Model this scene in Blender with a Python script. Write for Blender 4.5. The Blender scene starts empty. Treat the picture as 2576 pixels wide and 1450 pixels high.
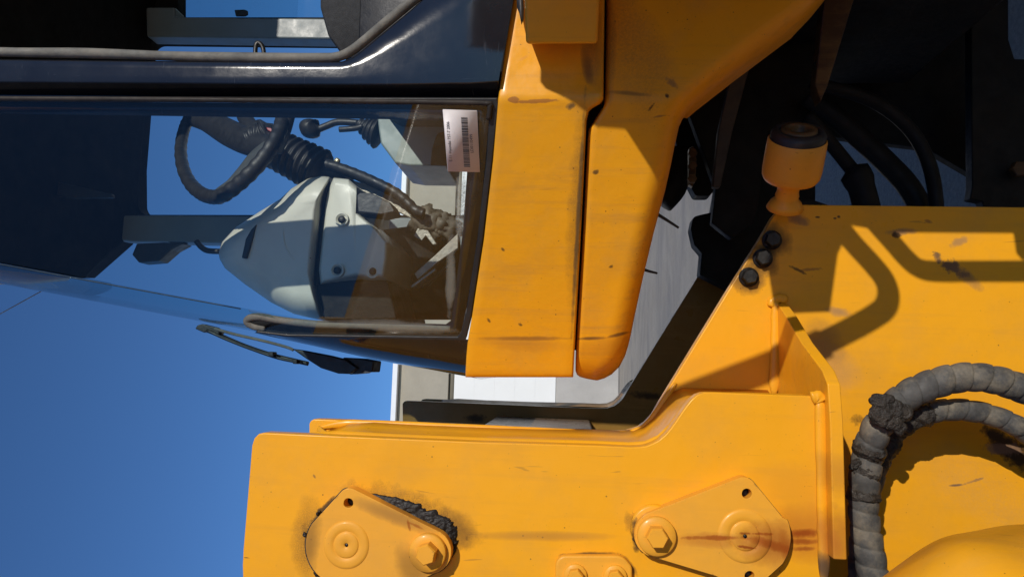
import bpy, bmesh, math, random
from mathutils import Vector, Matrix, noise as mnoise
random.seed(7)
scene = bpy.context.scene
COL = scene.collection

# ------------------------------------------------------------------ camera
FQ, CX, CY = 1786.0, 1287.5, 725.0            # the lens, in pixels of a 2575 px wide frame
CAM = Vector((0.0, 0.0, 1.6))                 # eye height of someone standing on the yard
ycam = Vector((152, 200, FQ)).normalized()    # world +Y seen in (image right, image down, forward)
zcam = Vector((-1.0, -0.02, 0.0873)); zcam = (zcam - ycam * zcam.dot(ycam)).normalized()
xcam = ycam.cross(zcam)
RIGHT = Vector((xcam.x, ycam.x, zcam.x)); DOWN = Vector((xcam.y, ycam.y, zcam.y)); FWD = Vector((xcam.z, ycam.z, zcam.z))
cd = bpy.data.cameras.new("camera"); cam = bpy.data.objects.new("camera", cd); COL.objects.link(cam)
M = Matrix.Identity(4)
for i in range(3):
    M[i][0] = RIGHT[i]; M[i][1] = -DOWN[i]; M[i][2] = -FWD[i]; M[i][3] = CAM[i]
cam.matrix_world = M
cd.sensor_width = 36; cd.lens = FQ / 2575 * 36; cd.clip_start = 0.02; cd.clip_end = 3000
scene.camera = cam

# ------------------------------------------------------------------ sky and sun
SUN = Vector((0.58, -1.0, 0.45)).normalized()
elev = math.asin(SUN.z)
w = bpy.data.worlds.new("World"); scene.world = w; w.use_nodes = True
nt = w.node_tree; nt.nodes.clear()
sky = nt.nodes.new("ShaderNodeTexSky"); sky.sky_type = 'NISHITA'; sky.sun_disc = False
sky.sun_elevation = elev; sky.sun_rotation = math.atan2(SUN.x, SUN.y)
sky.altitude = 300; sky.air_density = 1.0; sky.dust_density = 0.0; sky.ozone_density = 8.5
bg = nt.nodes.new("ShaderNodeBackground"); bg.inputs["Strength"].default_value = 0.118
wo = nt.nodes.new("ShaderNodeOutputWorld")
nt.links.new(sky.outputs[0], bg.inputs[0]); nt.links.new(bg.outputs[0], wo.inputs[0])
ld = bpy.data.lights.new("sun", 'SUN'); ld.energy = 3.4; ld.angle = math.radians(0.5); ld.color = (1.0, 0.93, 0.82)
sun = bpy.data.objects.new("sun", ld); COL.objects.link(sun)
sun.rotation_euler = SUN.to_track_quat('Z', 'Y').to_euler(); sun.location = (6, -10, 8)
scene.view_settings.view_transform = 'Standard'; scene.view_settings.look = 'None'
scene.view_settings.gamma = 1.0; scene.view_settings.exposure = 0.0; scene.view_settings.use_curve_mapping = False
scene.cycles.max_bounces = 10; scene.cycles.transparent_max_bounces = 16

# ------------------------------------------------------------------ measuring helpers
def ray(q, r):
    return (RIGHT * (q - CX) + DOWN * (r - CY) + FWD * FQ)
def P(q, r, Y):
    d = ray(q, r); return CAM + d * (Y / d.y)
class Plane:
    def __init__(s, p, n): s.p = p; s.n = n.normalized()
    def at(s, q, r):
        d = ray(q, r); return CAM + d * ((s.p - CAM).dot(s.n) / d.dot(s.n))
def PY(Y): return Plane(Vector((0, Y, 0)), Vector((0, -1, 0)))
def pxm(Y): return Y / FQ                      # metres per pixel at depth Y

# ------------------------------------------------------------------ materials
def newmat(name):
    m = bpy.data.materials.new(name); m.use_nodes = True
    t = m.node_tree; b = t.nodes["Principled BSDF"]
    return m, t, b
def N(t, typ, **kw):
    n = t.nodes.new(typ)
    for k, v in kw.items(): setattr(n, k, v)
    return n
def math_(t, op, a, b=None, clamp=False):
    n = N(t, "ShaderNodeMath", operation=op, use_clamp=clamp)
    for i, v in enumerate((a, b)):
        if v is None: continue
        if isinstance(v, (int, float)): n.inputs[i].default_value = v
        else: t.links.new(v, n.inputs[i])
    return n.outputs[0]
def noise_(t, vec, scale, detail=4, rough=0.55, dist=0.0):
    n = N(t, "ShaderNodeTexNoise"); n.inputs["Scale"].default_value = scale
    n.inputs["Detail"].default_value = detail; n.inputs["Roughness"].default_value = rough
    n.inputs["Distortion"].default_value = dist
    if vec is not None: t.links.new(vec, n.inputs["Vector"])
    return n.outputs["Fac"]
def ramp_(t, val, lo, hi, a=0.0, b=1.0):
    n = N(t, "ShaderNodeMapRange"); n.inputs[1].default_value = lo; n.inputs[2].default_value = hi
    n.inputs[3].default_value = a; n.inputs[4].default_value = b
    t.links.new(val, n.inputs[0]); return n.outputs[0]
def mix_(t, f, a, b):
    n = N(t, "ShaderNodeMix", data_type='RGBA')
    for s, v in ((n.inputs[0], f), (n.inputs[6], a), (n.inputs[7], b)):
        if isinstance(v, (int, float)): s.default_value = v
        elif isinstance(v, tuple): s.default_value = (*v, 1)
        else: t.links.new(v, s)
    return n.outputs[2]
def pos_(t):
    return N(t, "ShaderNodeTexCoord").outputs["Object"]
def gpos_(t):
    return N(t, "ShaderNodeNewGeometry").outputs["Position"]
def mapped(t, vec, scale, rot=(0, 0, 0)):
    n = N(t, "ShaderNodeMapping"); n.inputs["Scale"].default_value = scale; n.inputs["Rotation"].default_value = rot
    t.links.new(vec, n.inputs["Vector"]); return n.outputs[0]
def bump_(t, b, h, strength, dist):
    n = N(t, "ShaderNodeBump"); n.inputs["Strength"].default_value = strength; n.inputs["Distance"].default_value = dist
    t.links.new(h, n.inputs["Height"]); t.links.new(n.outputs[0], b.inputs["Normal"])
def stain_fac(t, st):
    """a worn or dirty patch of its own shape: ellipse from a to b (world points), half width, ragged by noise"""
    a, b, hw = st['a'], st['b'], st['hw'] * (1.35 if st.get('soft', 0.7) > 0.75 else 1.1)
    c = (a + b) / 2; dx, dz = b.x - a.x, b.z - a.z
    L = math.hypot(dx, dz) / 2 + hw
    m = N(t, "ShaderNodeMapping", vector_type='TEXTURE')
    m.inputs["Location"].default_value = c
    m.inputs["Rotation"].default_value = (0, math.atan2(-dz, dx), 0)
    m.inputs["Scale"].default_value = (L, 50.0, hw)
    t.links.new(gpos_(t), m.inputs["Vector"])
    ln = N(t, "ShaderNodeVectorMath", operation='LENGTH'); t.links.new(m.outputs[0], ln.inputs[0])
    nz = noise_(t, gpos_(t), st.get('ns', 60), 6, 0.65)
    v = math_(t, 'ADD', ln.outputs["Value"], math_(t, 'MULTIPLY', math_(t, 'SUBTRACT', nz, 0.5), st.get('na', 1.2) * (1.0 if st.get('soft', 0.7) > 0.75 else 2.0)))
    f = ramp_(t, v, 1.0, max(0.02, 1.0 - st.get('soft', 0.7)))
    f = math_(t, 'MULTIPLY', f, math_(t, 'SUBTRACT', 2.0, f))
    f = math_(t, 'MULTIPLY', f, st.get('k', 0.8))
    if st.get('gr'):
        g = noise_(t, gpos_(t), st['gr'] * 2.6, 4, 0.85)
        f = math_(t, 'MULTIPLY', f, ramp_(t, g, 0.30, 0.66), True)
    return f
YEL = (0.83, 0.370, 0.012)
def paint(name, stains=(), base=YEL, speck=0.5, rough=0.34, dents=0.25, grime=0.12):
    m, t, b = newmat(name)
    p = gpos_(t)
    big = noise_(t, p, 2.3, 4, 0.5)
    c = mix_(t, ramp_(t, big, 0.35, 0.7), base, tuple(x * y for x, y in zip(base, (0.93, 0.92, 1.15))))
    # faint dusty wash, drawn out along the vertical
    ws = noise_(t, mapped(t, p, (42, 42, 3.2)), 1.0, 5, 0.65)
    c = mix_(t, math_(t, 'MULTIPLY', ramp_(t, ws, 0.52, 0.8), grime * 2.2), c, (0.42, 0.21, 0.05))
    # thin dust lying in soft drifts
    du = noise_(t, p, 11, 7, 0.68)
    c = mix_(t, math_(t, 'MULTIPLY', ramp_(t, du, 0.46, 0.74), 0.16 + grime * 0.6), c, (0.40, 0.235, 0.075))
    # edges rubbed and chipped through the paint
    bv = N(t, "ShaderNodeBevel"); bv.samples = 4; bv.inputs["Radius"].default_value = 0.0035
    gn = N(t, "ShaderNodeNewGeometry"); dt = N(t, "ShaderNodeVectorMath", operation='DOT_PRODUCT')
    t.links.new(bv.outputs[0], dt.inputs[0]); t.links.new(gn.outputs["Normal"], dt.inputs[1])
    ew = ramp_(t, dt.outputs["Value"], 0.985, 0.90)
    eg = ramp_(t, noise_(t, p, 55, 6, 0.75), 0.56, 0.62)
    c = mix_(t, math_(t, 'MULTIPLY', math_(t, 'MULTIPLY', ew, eg), 0.85), c, (0.07, 0.045, 0.035))
    # paint chips and fly specks
    for sc, th, k in ((70, 0.06, 0.9), (150, 0.075, 0.75), (290, 0.08, 0.5)):
        v = N(t, "ShaderNodeTexVoronoi"); v.inputs["Scale"].default_value = sc; t.links.new(p, v.inputs["Vector"])
        sp = ramp_(t, v.outputs["Distance"], th * 1.6, th * 0.8)
        rn = N(t, "ShaderNodeSeparateColor"); t.links.new(v.outputs["Color"], rn.inputs[0])
        gate = ramp_(t, rn.outputs[0], 1 - speck * 0.42, 1 - speck * 0.42 + 0.02)
        pn = ramp_(t, noise_(t, p, 9, 2), 0.40, 0.58)
        c = mix_(t, math_(t, 'MULTIPLY', math_(t, 'MULTIPLY', math_(t, 'MULTIPLY', sp, gate), pn), k), c, (0.10, 0.045, 0.018))
    # scratches
    sc = noise_(t, mapped(t, p, (120, 120, 9), (0, 0.5, 0)), 1.0, 2, 0.4, 1.2)
    scm = ramp_(t, sc, 0.735, 0.76)
    c = mix_(t, math_(t, 'MULTIPLY', scm, 0.35), c, (0.20, 0.09, 0.03))
    rg = ramp_(t, noise_(t, p, 26, 5, 0.6), 0.3, 0.75, rough - 0.08, rough + 0.14)
    for st in stains:
        f = stain_fac(t, st); c = mix_(t, f, c, st['c'])
        rg = math_(t, 'ADD', rg, math_(t, 'MULTIPLY', f, st.get('r', 0.35)))
    t.links.new(c, b.inputs["Base Color"]); t.links.new(rg, b.inputs["Roughness"])
    b.inputs["Coat Weight"].default_value = 0.08; b.inputs["Coat Roughness"].default_value = 0.15
    b.inputs["Specular IOR Level"].default_value = 0.22
    h = math_(t, 'ADD', math_(t, 'MULTIPLY', noise_(t, p, 14, 3, 0.5), 1.0), math_(t, 'MULTIPLY', noise_(t, p, 190, 2, 0.5), 0.05))
    bump_(t, b, h, dents, 0.006)
    return m
def plain(name, col, rough=0.5, metal=0.0, var=0.25, vs=18, bump=0.15, bs=60, coat=0.0, dust=None, dustk=0.5, bd=0.003, spec=0.5, rv=0.11, scr=False):
    m, t, b = newmat(name); p = gpos_(t)
    n1 = noise_(t, p, vs, 6, 0.62)
    c = mix_(t, ramp_(t, n1, 0.3, 0.72), tuple(x * (1 - var) for x in col), tuple(min(1, x * (1 + var)) for x in col))
    if dust:
        c = mix_(t, math_(t, 'MULTIPLY', ramp_(t, noise_(t, p, vs * 0.6, 8, 0.7), 0.46, 0.68), dustk), c, dust)
    if scr:                                    # fine scuffs and dried splashes on the gloss
        s1 = noise_(t, mapped(t, p, (30, 30, 260), (0, 0.6, 0)), 1.0, 3, 0.5, 0.8)
        s2 = noise_(t, mapped(t, p, (320, 320, 26), (0, -0.25, 0)), 1.0, 3, 0.5, 0.8)
        k_ = math_(t, 'MULTIPLY', math_(t, 'MAXIMUM', ramp_(t, s1, 0.66, 0.74), ramp_(t, s2, 0.66, 0.74)), ramp_(t, noise_(t, p, 7, 4, .6), 0.42, 0.65))
        c = mix_(t, math_(t, 'MULTIPLY', k_, 0.5), c, (0.10, 0.105, 0.115))
    t.links.new(c, b.inputs["Base Color"])
    t.links.new(ramp_(t, noise_(t, p, vs * 2.2, 5, 0.6), 0.3, 0.7, max(0.04, rough - rv), min(1, rough + rv)), b.inputs["Roughness"])
    b.inputs["Specular IOR Level"].default_value = spec
    b.inputs["Metallic"].default_value = metal; b.inputs["Coat Weight"].default_value = coat; b.inputs["Coat Roughness"].default_value = 0.1
    bump_(t, b, noise_(t, p, bs, 5, 0.6), bump, bd)
    return m
def glass(name, tint, stains=(), film=0.02, ior=1.5, boost=1.0):
    m, t, b = newmat(name); t.nodes.remove(b)
    out = [n for n in t.nodes if n.type == 'OUTPUT_MATERIAL'][0]
    tr = N(t, "ShaderNodeBsdfTransparent"); tr.inputs[0].default_value = (*tint, 1)
    gl = N(t, "ShaderNodeBsdfGlossy"); gl.inputs["Roughness"].default_value = 0.015
    lw = N(t, "ShaderNodeLayerWeight"); lw.inputs[0].default_value = 0.5      # two faces of a pane, seen from either side
    f = math_(t, 'ADD', math_(t, 'MULTIPLY', math_(t, 'POWER', lw.outputs["Facing"], 5.0), 0.85), 0.075 * boost, True)
    mx = N(t, "ShaderNodeMixShader"); t.links.new(f, mx.inputs[0]); t.links.new(tr.outputs[0], mx.inputs[1]); t.links.new(gl.outputs[0], mx.inputs[2])
    df = N(t, "ShaderNodeBsdfDiffuse")
    p = gpos_(t)
    d = math_(t, 'MULTIPLY', ramp_(t, noise_(t, p, 30, 8, 0.75), 0.45, 0.75), film)
    col = (0.35, 0.36, 0.33)
    c = mix_(t, 0.0, col, col)
    for st in stains:
        f2 = stain_fac(t, st); c = mix_(t, f2, c, st['c']); d = math_(t, 'MAXIMUM', d, f2)
    t.links.new(c, df.inputs[0])
    m2 = N(t, "ShaderNodeMixShader"); t.links.new(d, m2.inputs[0]); t.links.new(mx.outputs[0], m2.inputs[1]); t.links.new(df.outputs[0], m2.inputs[2])
    t.links.new(m2.outputs[0], out.inputs[0])
    return m

def S(q0, r0, q1, r1, hw, Y, c, **kw):
    d = dict(a=P(q0, r0, Y), b=P(q1, r1, Y), hw=hw * pxm(Y), c=c); d.update(kw); return d
GREASE = (0.012, 0.010, 0.009); SOOT = (0.035, 0.022, 0.014); RUST = (0.27, 0.055, 0.004); BROWN = (0.30, 0.13, 0.03)

Y1, Y2, Y3, Y4 = 1.0, 1.217, 1.90, 2.12        # the four upright plates of the front frame
M_tower = paint("yellow_paint_tower", [
    S(900, 1252, 1152, 1335, 46, Y1, SOOT, k=1.0, na=1.2, ns=45, soft=0.92, gr=220),
    S(930, 1262, 1140, 1340, 17, Y1, GREASE, k=0.95, na=1.0, ns=70, soft=0.5),
    S(1120, 1320, 1160, 1340, 38, Y1, (0.07, 0.03, 0.012), k=0.95, na=1.0, ns=60, soft=0.9, gr=500),
    S(776, 1290, 772, 1420, 34, Y1, (0.10, 0.05, 0.015), k=0.95, na=0.9, ns=34, soft=0.95, gr=260),
    S(772, 1340, 830, 1450, 18, Y1, GREASE, k=0.7, na=1.0, ns=60, soft=0.8),
    S(785, 1310, 840, 1250, 9, Y1, GREASE, k=0.85, na=1.0, ns=80, soft=0.6),
    S(1170, 1345, 1560, 1348, 10, Y1, BROWN, k=0.5, na=0.7, ns=18, soft=0.95),
    S(1595, 1310, 1604, 1375, 12, Y1, GREASE, k=0.9, na=0.9, ns=60, soft=0.6),
    S(1580, 1300, 1590, 1330, 12, Y1, SOOT, k=0.7, na=1.5, ns=80, soft=0.8, gr=500),
    S(1400, 1396, 1560, 1390, 5, Y1, SOOT, k=0.8, na=1.2, ns=60, soft=0.8),
    S(1560, 1395, 1597, 1440, 8, Y1, SOOT, k=0.8, na=1.2, ns=60, soft=0.8),
    S(1960, 1340, 2070, 1345, 58, Y1, (0.46, 0.15, 0.012), k=0.75, na=0.9, ns=14, soft=0.95),
    S(1965, 1342, 2060, 1338, 9, Y1, RUST, k=0.95, na=1.3, ns=70, soft=0.8),
    S(1975, 1358, 2060, 1362, 6, Y1, RUST, k=0.8, na=1.8, ns=80, soft=0.8),
    S(1990, 1380, 2045, 1378, 5, Y1, RUST, k=0.8, na=1.6, ns=80, soft=0.8),
    S(1960, 1210, 2060, 1260, 50, Y1, (0.62, 0.25, 0.02), k=0.4, na=0.8, ns=10, soft=0.95),
    S(985, 1180, 1055, 1140, 50, Y1, SOOT, k=0.10, na=1.0, ns=30, soft=0.9, gr=330),
    S(788, 1193, 792, 1199, 3, Y1, BROWN, k=0.9, na=0.5),
    S(612, 1400, 628, 1402, 1.2, Y1, SOOT, k=0.8, na=1.5, ns=90),
], speck=0.45)
M_main = paint("yellow_paint_main_plate", [
    S(1940, 605, 1942, 606, 40, Y2, SOOT, k=0.85, na=1.0, ns=40, soft=0.9),
    S(1917, 650, 1918, 650, 36, Y2, SOOT, k=0.85, na=1.0, ns=40, soft=0.9),
    S(1882, 697, 1883, 697, 34, Y2, SOOT, k=0.85, na=1.0, ns=40, soft=0.9),
    S(1990, 545, 2022, 558, 12, Y2, (0.10, 0.075, 0.07), k=0.7, na=1.4, ns=60, soft=0.8),
    S(2240, 585, 2300, 580, 8, Y2, (0.12, 0.085, 0.08), k=0.7, na=1.4, ns=50, soft=0.9),
    S(2250, 590, 2260, 592, 9, Y2, GREASE, k=0.85, na=1.2, ns=90, soft=0.6),
    S(2360, 652, 2410, 680, 16, Y2, (0.07, 0.05, 0.045), k=0.85, na=1.8, ns=50, soft=0.6),
    S(2400, 670, 2460, 720, 12, Y2, (0.22, 0.12, 0.06), k=0.6, na=1.5, ns=50, soft=0.9),
    S(2395, 615, 2430, 598, 8, Y2, (0.25, 0.16, 0.10), k=0.6, na=1.8, ns=80, soft=0.8),
    S(2052, 546, 2060, 546, 3, Y2, SOOT, k=0.9, na=0.4), S(2098, 549, 2101, 549, 3, Y2, SOOT, k=0.9, na=0.4), S(2108, 545, 2110, 545, 3.5, Y2, SOOT, k=0.9, na=0.4),
    S(2330, 555, 2340, 558, 5, Y2, BROWN, k=0.8, na=0.8),
    S(1985, 668, 2030, 690, 4, Y2, SOOT, k=0.8, na=1.6, ns=90), S(2015, 680, 2060, 676, 4, Y2, BROWN, k=0.7, na=1.4, ns=60),
    S(2060, 840, 2095, 880, 34, Y2, (0.14, 0.08, 0.04), k=0.75, na=1.0, ns=30, soft=0.95, gr=420),
    S(2060, 900, 2120, 940, 45, Y2, (0.30, 0.20, 0.14), k=0.55, na=1.0, ns=30, soft=0.95, gr=420),
    S(2085, 778, 2130, 790, 10, Y2, (0.25, 0.16, 0.10), k=0.6, na=1.2, ns=70, soft=0.9),
    S(2150, 1055, 2168, 1058, 13, Y2, GREASE, k=0.95, na=1.0, ns=80, soft=0.7, gr=400),
    S(2165, 1062, 2177, 1074, 3, Y2, GREASE, k=0.95, na=0.6, ns=80),
    S(2500, 1100, 2575, 1150, 30, Y2, GREASE, k=0.95, na=1.0, ns=50, soft=0.5),
    S(2480, 1125, 2560, 1130, 14, Y2, (0.25, 0.15, 0.09), k=0.8, na=1.4, ns=60, soft=0.7),
    S(2390, 1220, 2420, 1218, 3, Y2, (0.10, 0.07, 0.05), k=0.9, na=0.9, ns=60),
    S(2430, 1215, 2475, 1200, 3, Y2, (0.22, 0.12, 0.06), k=0.7, na=1.6, ns=80),
    S(2330, 1140, 2600, 1330, 60, Y2, (0.45, 0.26, 0.12), k=0.25, na=1.4, ns=20, soft=0.9, gr=90),
    S(1565, 1005, 1640, 1015, 5, Y2, SOOT, k=0.6, na=1.4, ns=80),
], speck=0.28)
M_far = paint("shaded_yellow_far_plates", [S(1590, 990, 1680, 1000, 8, Y3, GREASE, k=0.8, na=1.8, ns=60, soft=0.8),
    S(1180, 1050, 1215, 1052, 9, Y3, GREASE, k=0.8, na=1.8, ns=60, soft=0.8)], speck=0.6, base=(0.30, 0.15, 0.025), grime=0.4)  # same yellow, base darkened: the far plates' shade is put into the colour
M_cab = paint("yellow_paint_cab", [
    S(1283, 250, 1300, 250, 7, 1.0, (0.34, 0.13, 0.03), k=0.85, na=0.8, ns=50, soft=0.3), S(1300, 256, 1395, 252, 5, 1.0, (0.34, 0.13, 0.03), k=0.8, na=0.9, ns=60, soft=0.3),
    S(1425, 268, 1442, 262, 7, 1.0, (0.09, 0.06, 0.03), k=0.85, na=1.2, ns=90, soft=0.7),
    S(1480, 20, 1500, 215, 26, 1.0, (0.10, 0.075, 0.04), k=0.85, na=1.1, ns=40, soft=0.9, gr=380),
    S(1470, 130, 1484, 210, 12, 1.0, (0.05, 0.04, 0.03), k=0.6, na=1.0, ns=30, soft=0.9),
    S(1462, 330, 1440, 760, 20, 1.1, (0.16, 0.08, 0.02), k=0.75, na=1.3, ns=30, soft=0.95, gr=300),
    S(1470, 280, 1436, 860, 5, 1.1, (0.07, 0.05, 0.03), k=0.8, na=1.0, ns=50, soft=0.8),
    S(1190, 848, 1445, 848, 5, 1.13, (0.25, 0.10, 0.02), k=0.75, na=1.0, ns=40, soft=0.9), S(1200, 862, 1445, 870, 14, 1.13, (0.5, 0.2, 0.02), k=0.35, na=1.0, ns=30, soft=0.95),
    S(1217, 797, 1221, 803, 4, 1.1, SOOT, k=0.8, na=1.2, ns=90), S(1300, 808, 1305, 812, 4, 1.1, SOOT, k=0.8, na=1.4, ns=90), S(1258, 617, 1262, 622, 4, 1.07, SOOT, k=0.8, na=1.2, ns=90),
    S(1310, 150, 1325, 142, 5, 1.0, (0.55, 0.22, 0.02), k=0.4, na=0.8, ns=60),
], speck=0.8, grime=0.26, dents=0.4)
M_under = paint("yellow_paint_underpanel", [
    S(1530, 0, 1530, 270, 14, 1.03, (0.05, 0.04, 0.03), k=0.85, na=0.9, ns=30, soft=0.9, gr=300),
    S(1540, 0, 1640, 260, 70, 1.03, (0.26, 0.13, 0.035), k=0.55, na=1.0, ns=18, soft=0.95, gr=120),
    S(1530, 242, 1640, 252, 5, 1.03, (0.10, 0.07, 0.03), k=0.6, na=1.4, ns=30, soft=0.9),
    S(1632, 283, 1642, 270, 4, 1.03, GREASE, k=0.9, na=1.6, ns=90), S(1672, 252, 1674, 255, 5, 1.03, GREASE, k=0.9, na=1.0, ns=90),
    S(1635, 300, 1680, 293, 2.5, 1.03, BROWN, k=0.8, na=1.2, ns=70), S(1680, 215, 1695, 230, 9, 1.03, (0.20, 0.11, 0.05), k=0.7, na=1.4, ns=50),
    S(1448, 848, 1530, 846, 4, 1.13, (0.13, 0.06, 0.02), k=0.85, na=0.8, ns=40, soft=0.8), S(1530, 845, 1595, 828, 4, 1.13, (0.13, 0.06, 0.02), k=0.85, na=0.8, ns=40, soft=0.8),
    S(1460, 875, 1590, 865, 22, 1.13, (0.42, 0.16, 0.02), k=0.4, na=1.0, ns=30, soft=0.95),
    S(1495, 444, 1499, 441, 5, 1.08, SOOT, k=0.8, na=1.2, ns=90), S(1536, 665, 1542, 664, 4, 1.1, SOOT, k=0.8, na=1.2, ns=90),
], speck=1.0, grime=0.28, dents=0.4)
M_fender = paint("yellow_paint_fender", [S(2540, 1403, 2575, 1395, 8, 0.62, (0.10, 0.05, 0.03), k=0.9, na=1.2, ns=40, soft=0.5), S(2463, 1391, 2470, 1391, 5, 0.62, (0.8, 0.75, 0.6), k=0.9, na=0.8, ns=60)], speck=0.2)
M_yel = paint("yellow_paint_plain", speck=0.3)
M_lock = paint("yellow_paint_lock_plates", [
    S(800, 1290, 780, 1440, 24, Y1, SOOT, k=0.55, na=0.9, ns=30, soft=0.95), S(900, 1250, 1110, 1330, 16, Y1, (0.2, 0.1, 0.03), k=0.6, na=0.9, ns=30, soft=0.95),
    S(1030, 1395, 1060, 1440, 30, Y1, SOOT, k=0.5, na=0.9, ns=30, soft=0.95), S(1035, 1303, 1070, 1320, 4, Y1, RUST, k=0.6, na=1.2, ns=60), S(1034, 1300, 1040, 1325, 4, Y1, RUST, k=0.7, na=1.0, ns=60),
    S(1700, 1343, 1860, 1341, 6, Y1, RUST, k=1.0, na=1.1, ns=38, soft=0.74), S(1700, 1345, 1840, 1350, 14, Y1, (0.42, 0.13, 0.015), k=0.55, na=1.2, ns=30, soft=0.95),
    S(1885, 1350, 1985, 1362, 42, Y1, (0.34, 0.10, 0.012), k=0.85, na=0.9, ns=25, soft=0.95), S(1880, 1345, 1985, 1375, 9, Y1, RUST, k=0.8, na=1.8, ns=60, soft=0.8),
    S(1955, 1330, 1985, 1430, 14, Y1, RUST, k=0.7, na=1.1, ns=30, soft=0.95), S(1840, 1360, 1890, 1368, 3, Y1, RUST, k=0.9, na=1.6, ns=80), S(1850, 1330, 1930, 1332, 3, Y1, RUST, k=0.8, na=1.6, ns=80),
], speck=0.4, base=(0.80, 0.365, 0.03), rough=0.42)
M_gusset = paint("yellow_paint_gusset", [S(2070, 1180, 2120, 1200, 40, Y1, (0.42, 0.17, 0.02), k=0.5, na=1.2, ns=20, soft=0.95), S(2090, 1290, 2110, 1400, 30, Y1, (0.36, 0.12, 0.015), k=0.65, na=1.0, ns=25, soft=0.9),
    S(2045, 1290, 2080, 1390, 22, Y1, (0.42, 0.13, 0.02), k=0.6, na=1.1, ns=25, soft=0.9), S(2050, 1405, 2090, 1450, 26, Y1, (0.05, 0.035, 0.03), k=0.9, na=1.0, ns=30, soft=0.8),
    S(2005, 1010, 2008, 1030, 4, 1.05, (0.12, 0.10, 0.10), k=0.9, na=1.0, ns=60)], speck=0.3)
M_black = plain("black_gloss_paint", (0.010, 0.011, 0.015), 0.10, 0, 0.25, 9, 0.035, 70, 0.0, (0.022, 0.025, 0.030), 0.4, rv=0.025, scr=True)
M_blackm = plain("black_satin_plastic", (0.016, 0.016, 0.017), 0.5, 0, 0.3, 30, 0.2, 120)
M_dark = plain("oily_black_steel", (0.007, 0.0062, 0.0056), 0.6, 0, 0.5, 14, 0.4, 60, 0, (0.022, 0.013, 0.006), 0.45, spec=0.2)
M_rubber = plain("weathered_grey_rubber", (0.13, 0.125, 0.11), 0.75, 0, 0.3, 40, 0.3, 150, 0, (0.24, 0.21, 0.16), 0.5)
M_seal = plain("brown_black_rubber", (0.028, 0.023, 0.02), 0.6, 0, 0.4, 40, 0.2, 120, 0, (0.07, 0.055, 0.045), 0.4, spec=0.25)
M_hose = plain("dusty_hose_guard", (0.075, 0.072, 0.068), 0.68, 0, 0.5, 30, 0.35, 140, 0, (0.25, 0.21, 0.15), 0.85, spec=0.3)
M_mud = plain("caked_black_grease", (0.022, 0.017, 0.013), 0.55, 0, 0.4, 60, 1.0, 90, 0, (0.06, 0.045, 0.03), 0.5, 0.008)
M_wet = plain("wet_black_grease", (0.014, 0.010, 0.008), 0.5, 0, 0.4, 60, 0.5, 130, 0.0, None, 0, 0.003, spec=0.3)
M_console = plain("pale_grey_plastic", (0.57, 0.56, 0.48), 0.42, 0, 0.05, 14, 0.3, 380, 0, (0.46, 0.455, 0.39), 0.4, 0.0008)
M_teal = plain("grey_green_plastic", (0.20, 0.25, 0.235), 0.45, 0, 0.08, 14, 0.2, 300, bd=0.0006)
M_pillar = plain("slate_grey_trim", (0.16, 0.19, 0.20), 0.45, 0, 0.08, 10, 0.15, 200, bd=0.001)
M_liner = plain("dark_headliner", (0.014, 0.014, 0.0125), 0.85, 0, 0.3, 12, 0.3, 140, spec=0.15)
M_fabric = plain("charcoal_seat_fabric", (0.03, 0.03, 0.031), 0.9, 0, 0.25, 60, 0.6, 500)
M_metal = plain("bare_worn_steel", (0.27, 0.25, 0.21), 0.45, 0.3, 0.25, 40, 0.3, 120, 0, (0.25, 0.18, 0.12), 0.5)
M_bolt = plain("oily_bolt_steel", (0.014, 0.012, 0.010), 0.45, 0.2, 0.5, 60, 0.4, 120)
M_fit = plain("dusty_fittings", (.10, .085, .065), .6, 0.2, .5, 30, .5, 90, 0, (.30, .25, .18), .6)
M_tyre = plain("dusty_tyre_rubber", (0.03, 0.029, 0.027), 0.85, 0, 0.3, 20, 0.4, 60)
M_red = plain("red_plastic", (0.28, 0.01, 0.02), 0.4)
M_brass = plain("brass_fitting", (0.75, 0.68, 0.45), 0.35, 0.7)
M_paper = plain("label_paper", (0.70, 0.655, 0.655), 0.5, 0, 0.04, 30, 0.05, 60, 0, (0.42, 0.39, 0.39), 0.25)
M_ink = plain("label_ink", (0.015, 0.015, 0.017), 0.6)
M_wire = plain("wire_grey", (0.30, 0.31, 0.34), 0.5)
M_glass = glass("tinted_side_glass", (0.91, 0.985, 0.985), [
    S(1165, 440, 1150, 600, 9, 1.08, (0.55, 0.56, 0.52), k=0.75, na=1.3, ns=40, soft=0.8, gr=150),
    S(1172, 450, 1160, 560, 7, 1.08, (0.02, 0.02, 0.02), k=0.9, na=1.2, ns=50, soft=0.6, gr=160),
    S(1150, 600, 1128, 800, 10, 1.15, (0.22, 0.20, 0.15), k=0.5, na=1.2, ns=30, soft=0.9),
    S(960, 296, 1105, 302, 8, 1.03, (0.20, 0.26, 0.28), k=0.25, na=1.0, ns=30, soft=0.7, gr=300),
    S(870, 812, 1130, 830, 12, 1.17, (0.2, 0.18, 0.12), k=0.35, na=1.2, ns=30, soft=0.9)], 0.006, 1.5, 0.9)
M_wind = glass("tinted_windscreen_glass", (0.72, 0.90, 0.92), (), 0.02, 1.5, 1.0)
M_farglass = glass("tinted_far_glass", (0.62, 0.86, 0.90), (), 0.04)

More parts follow.
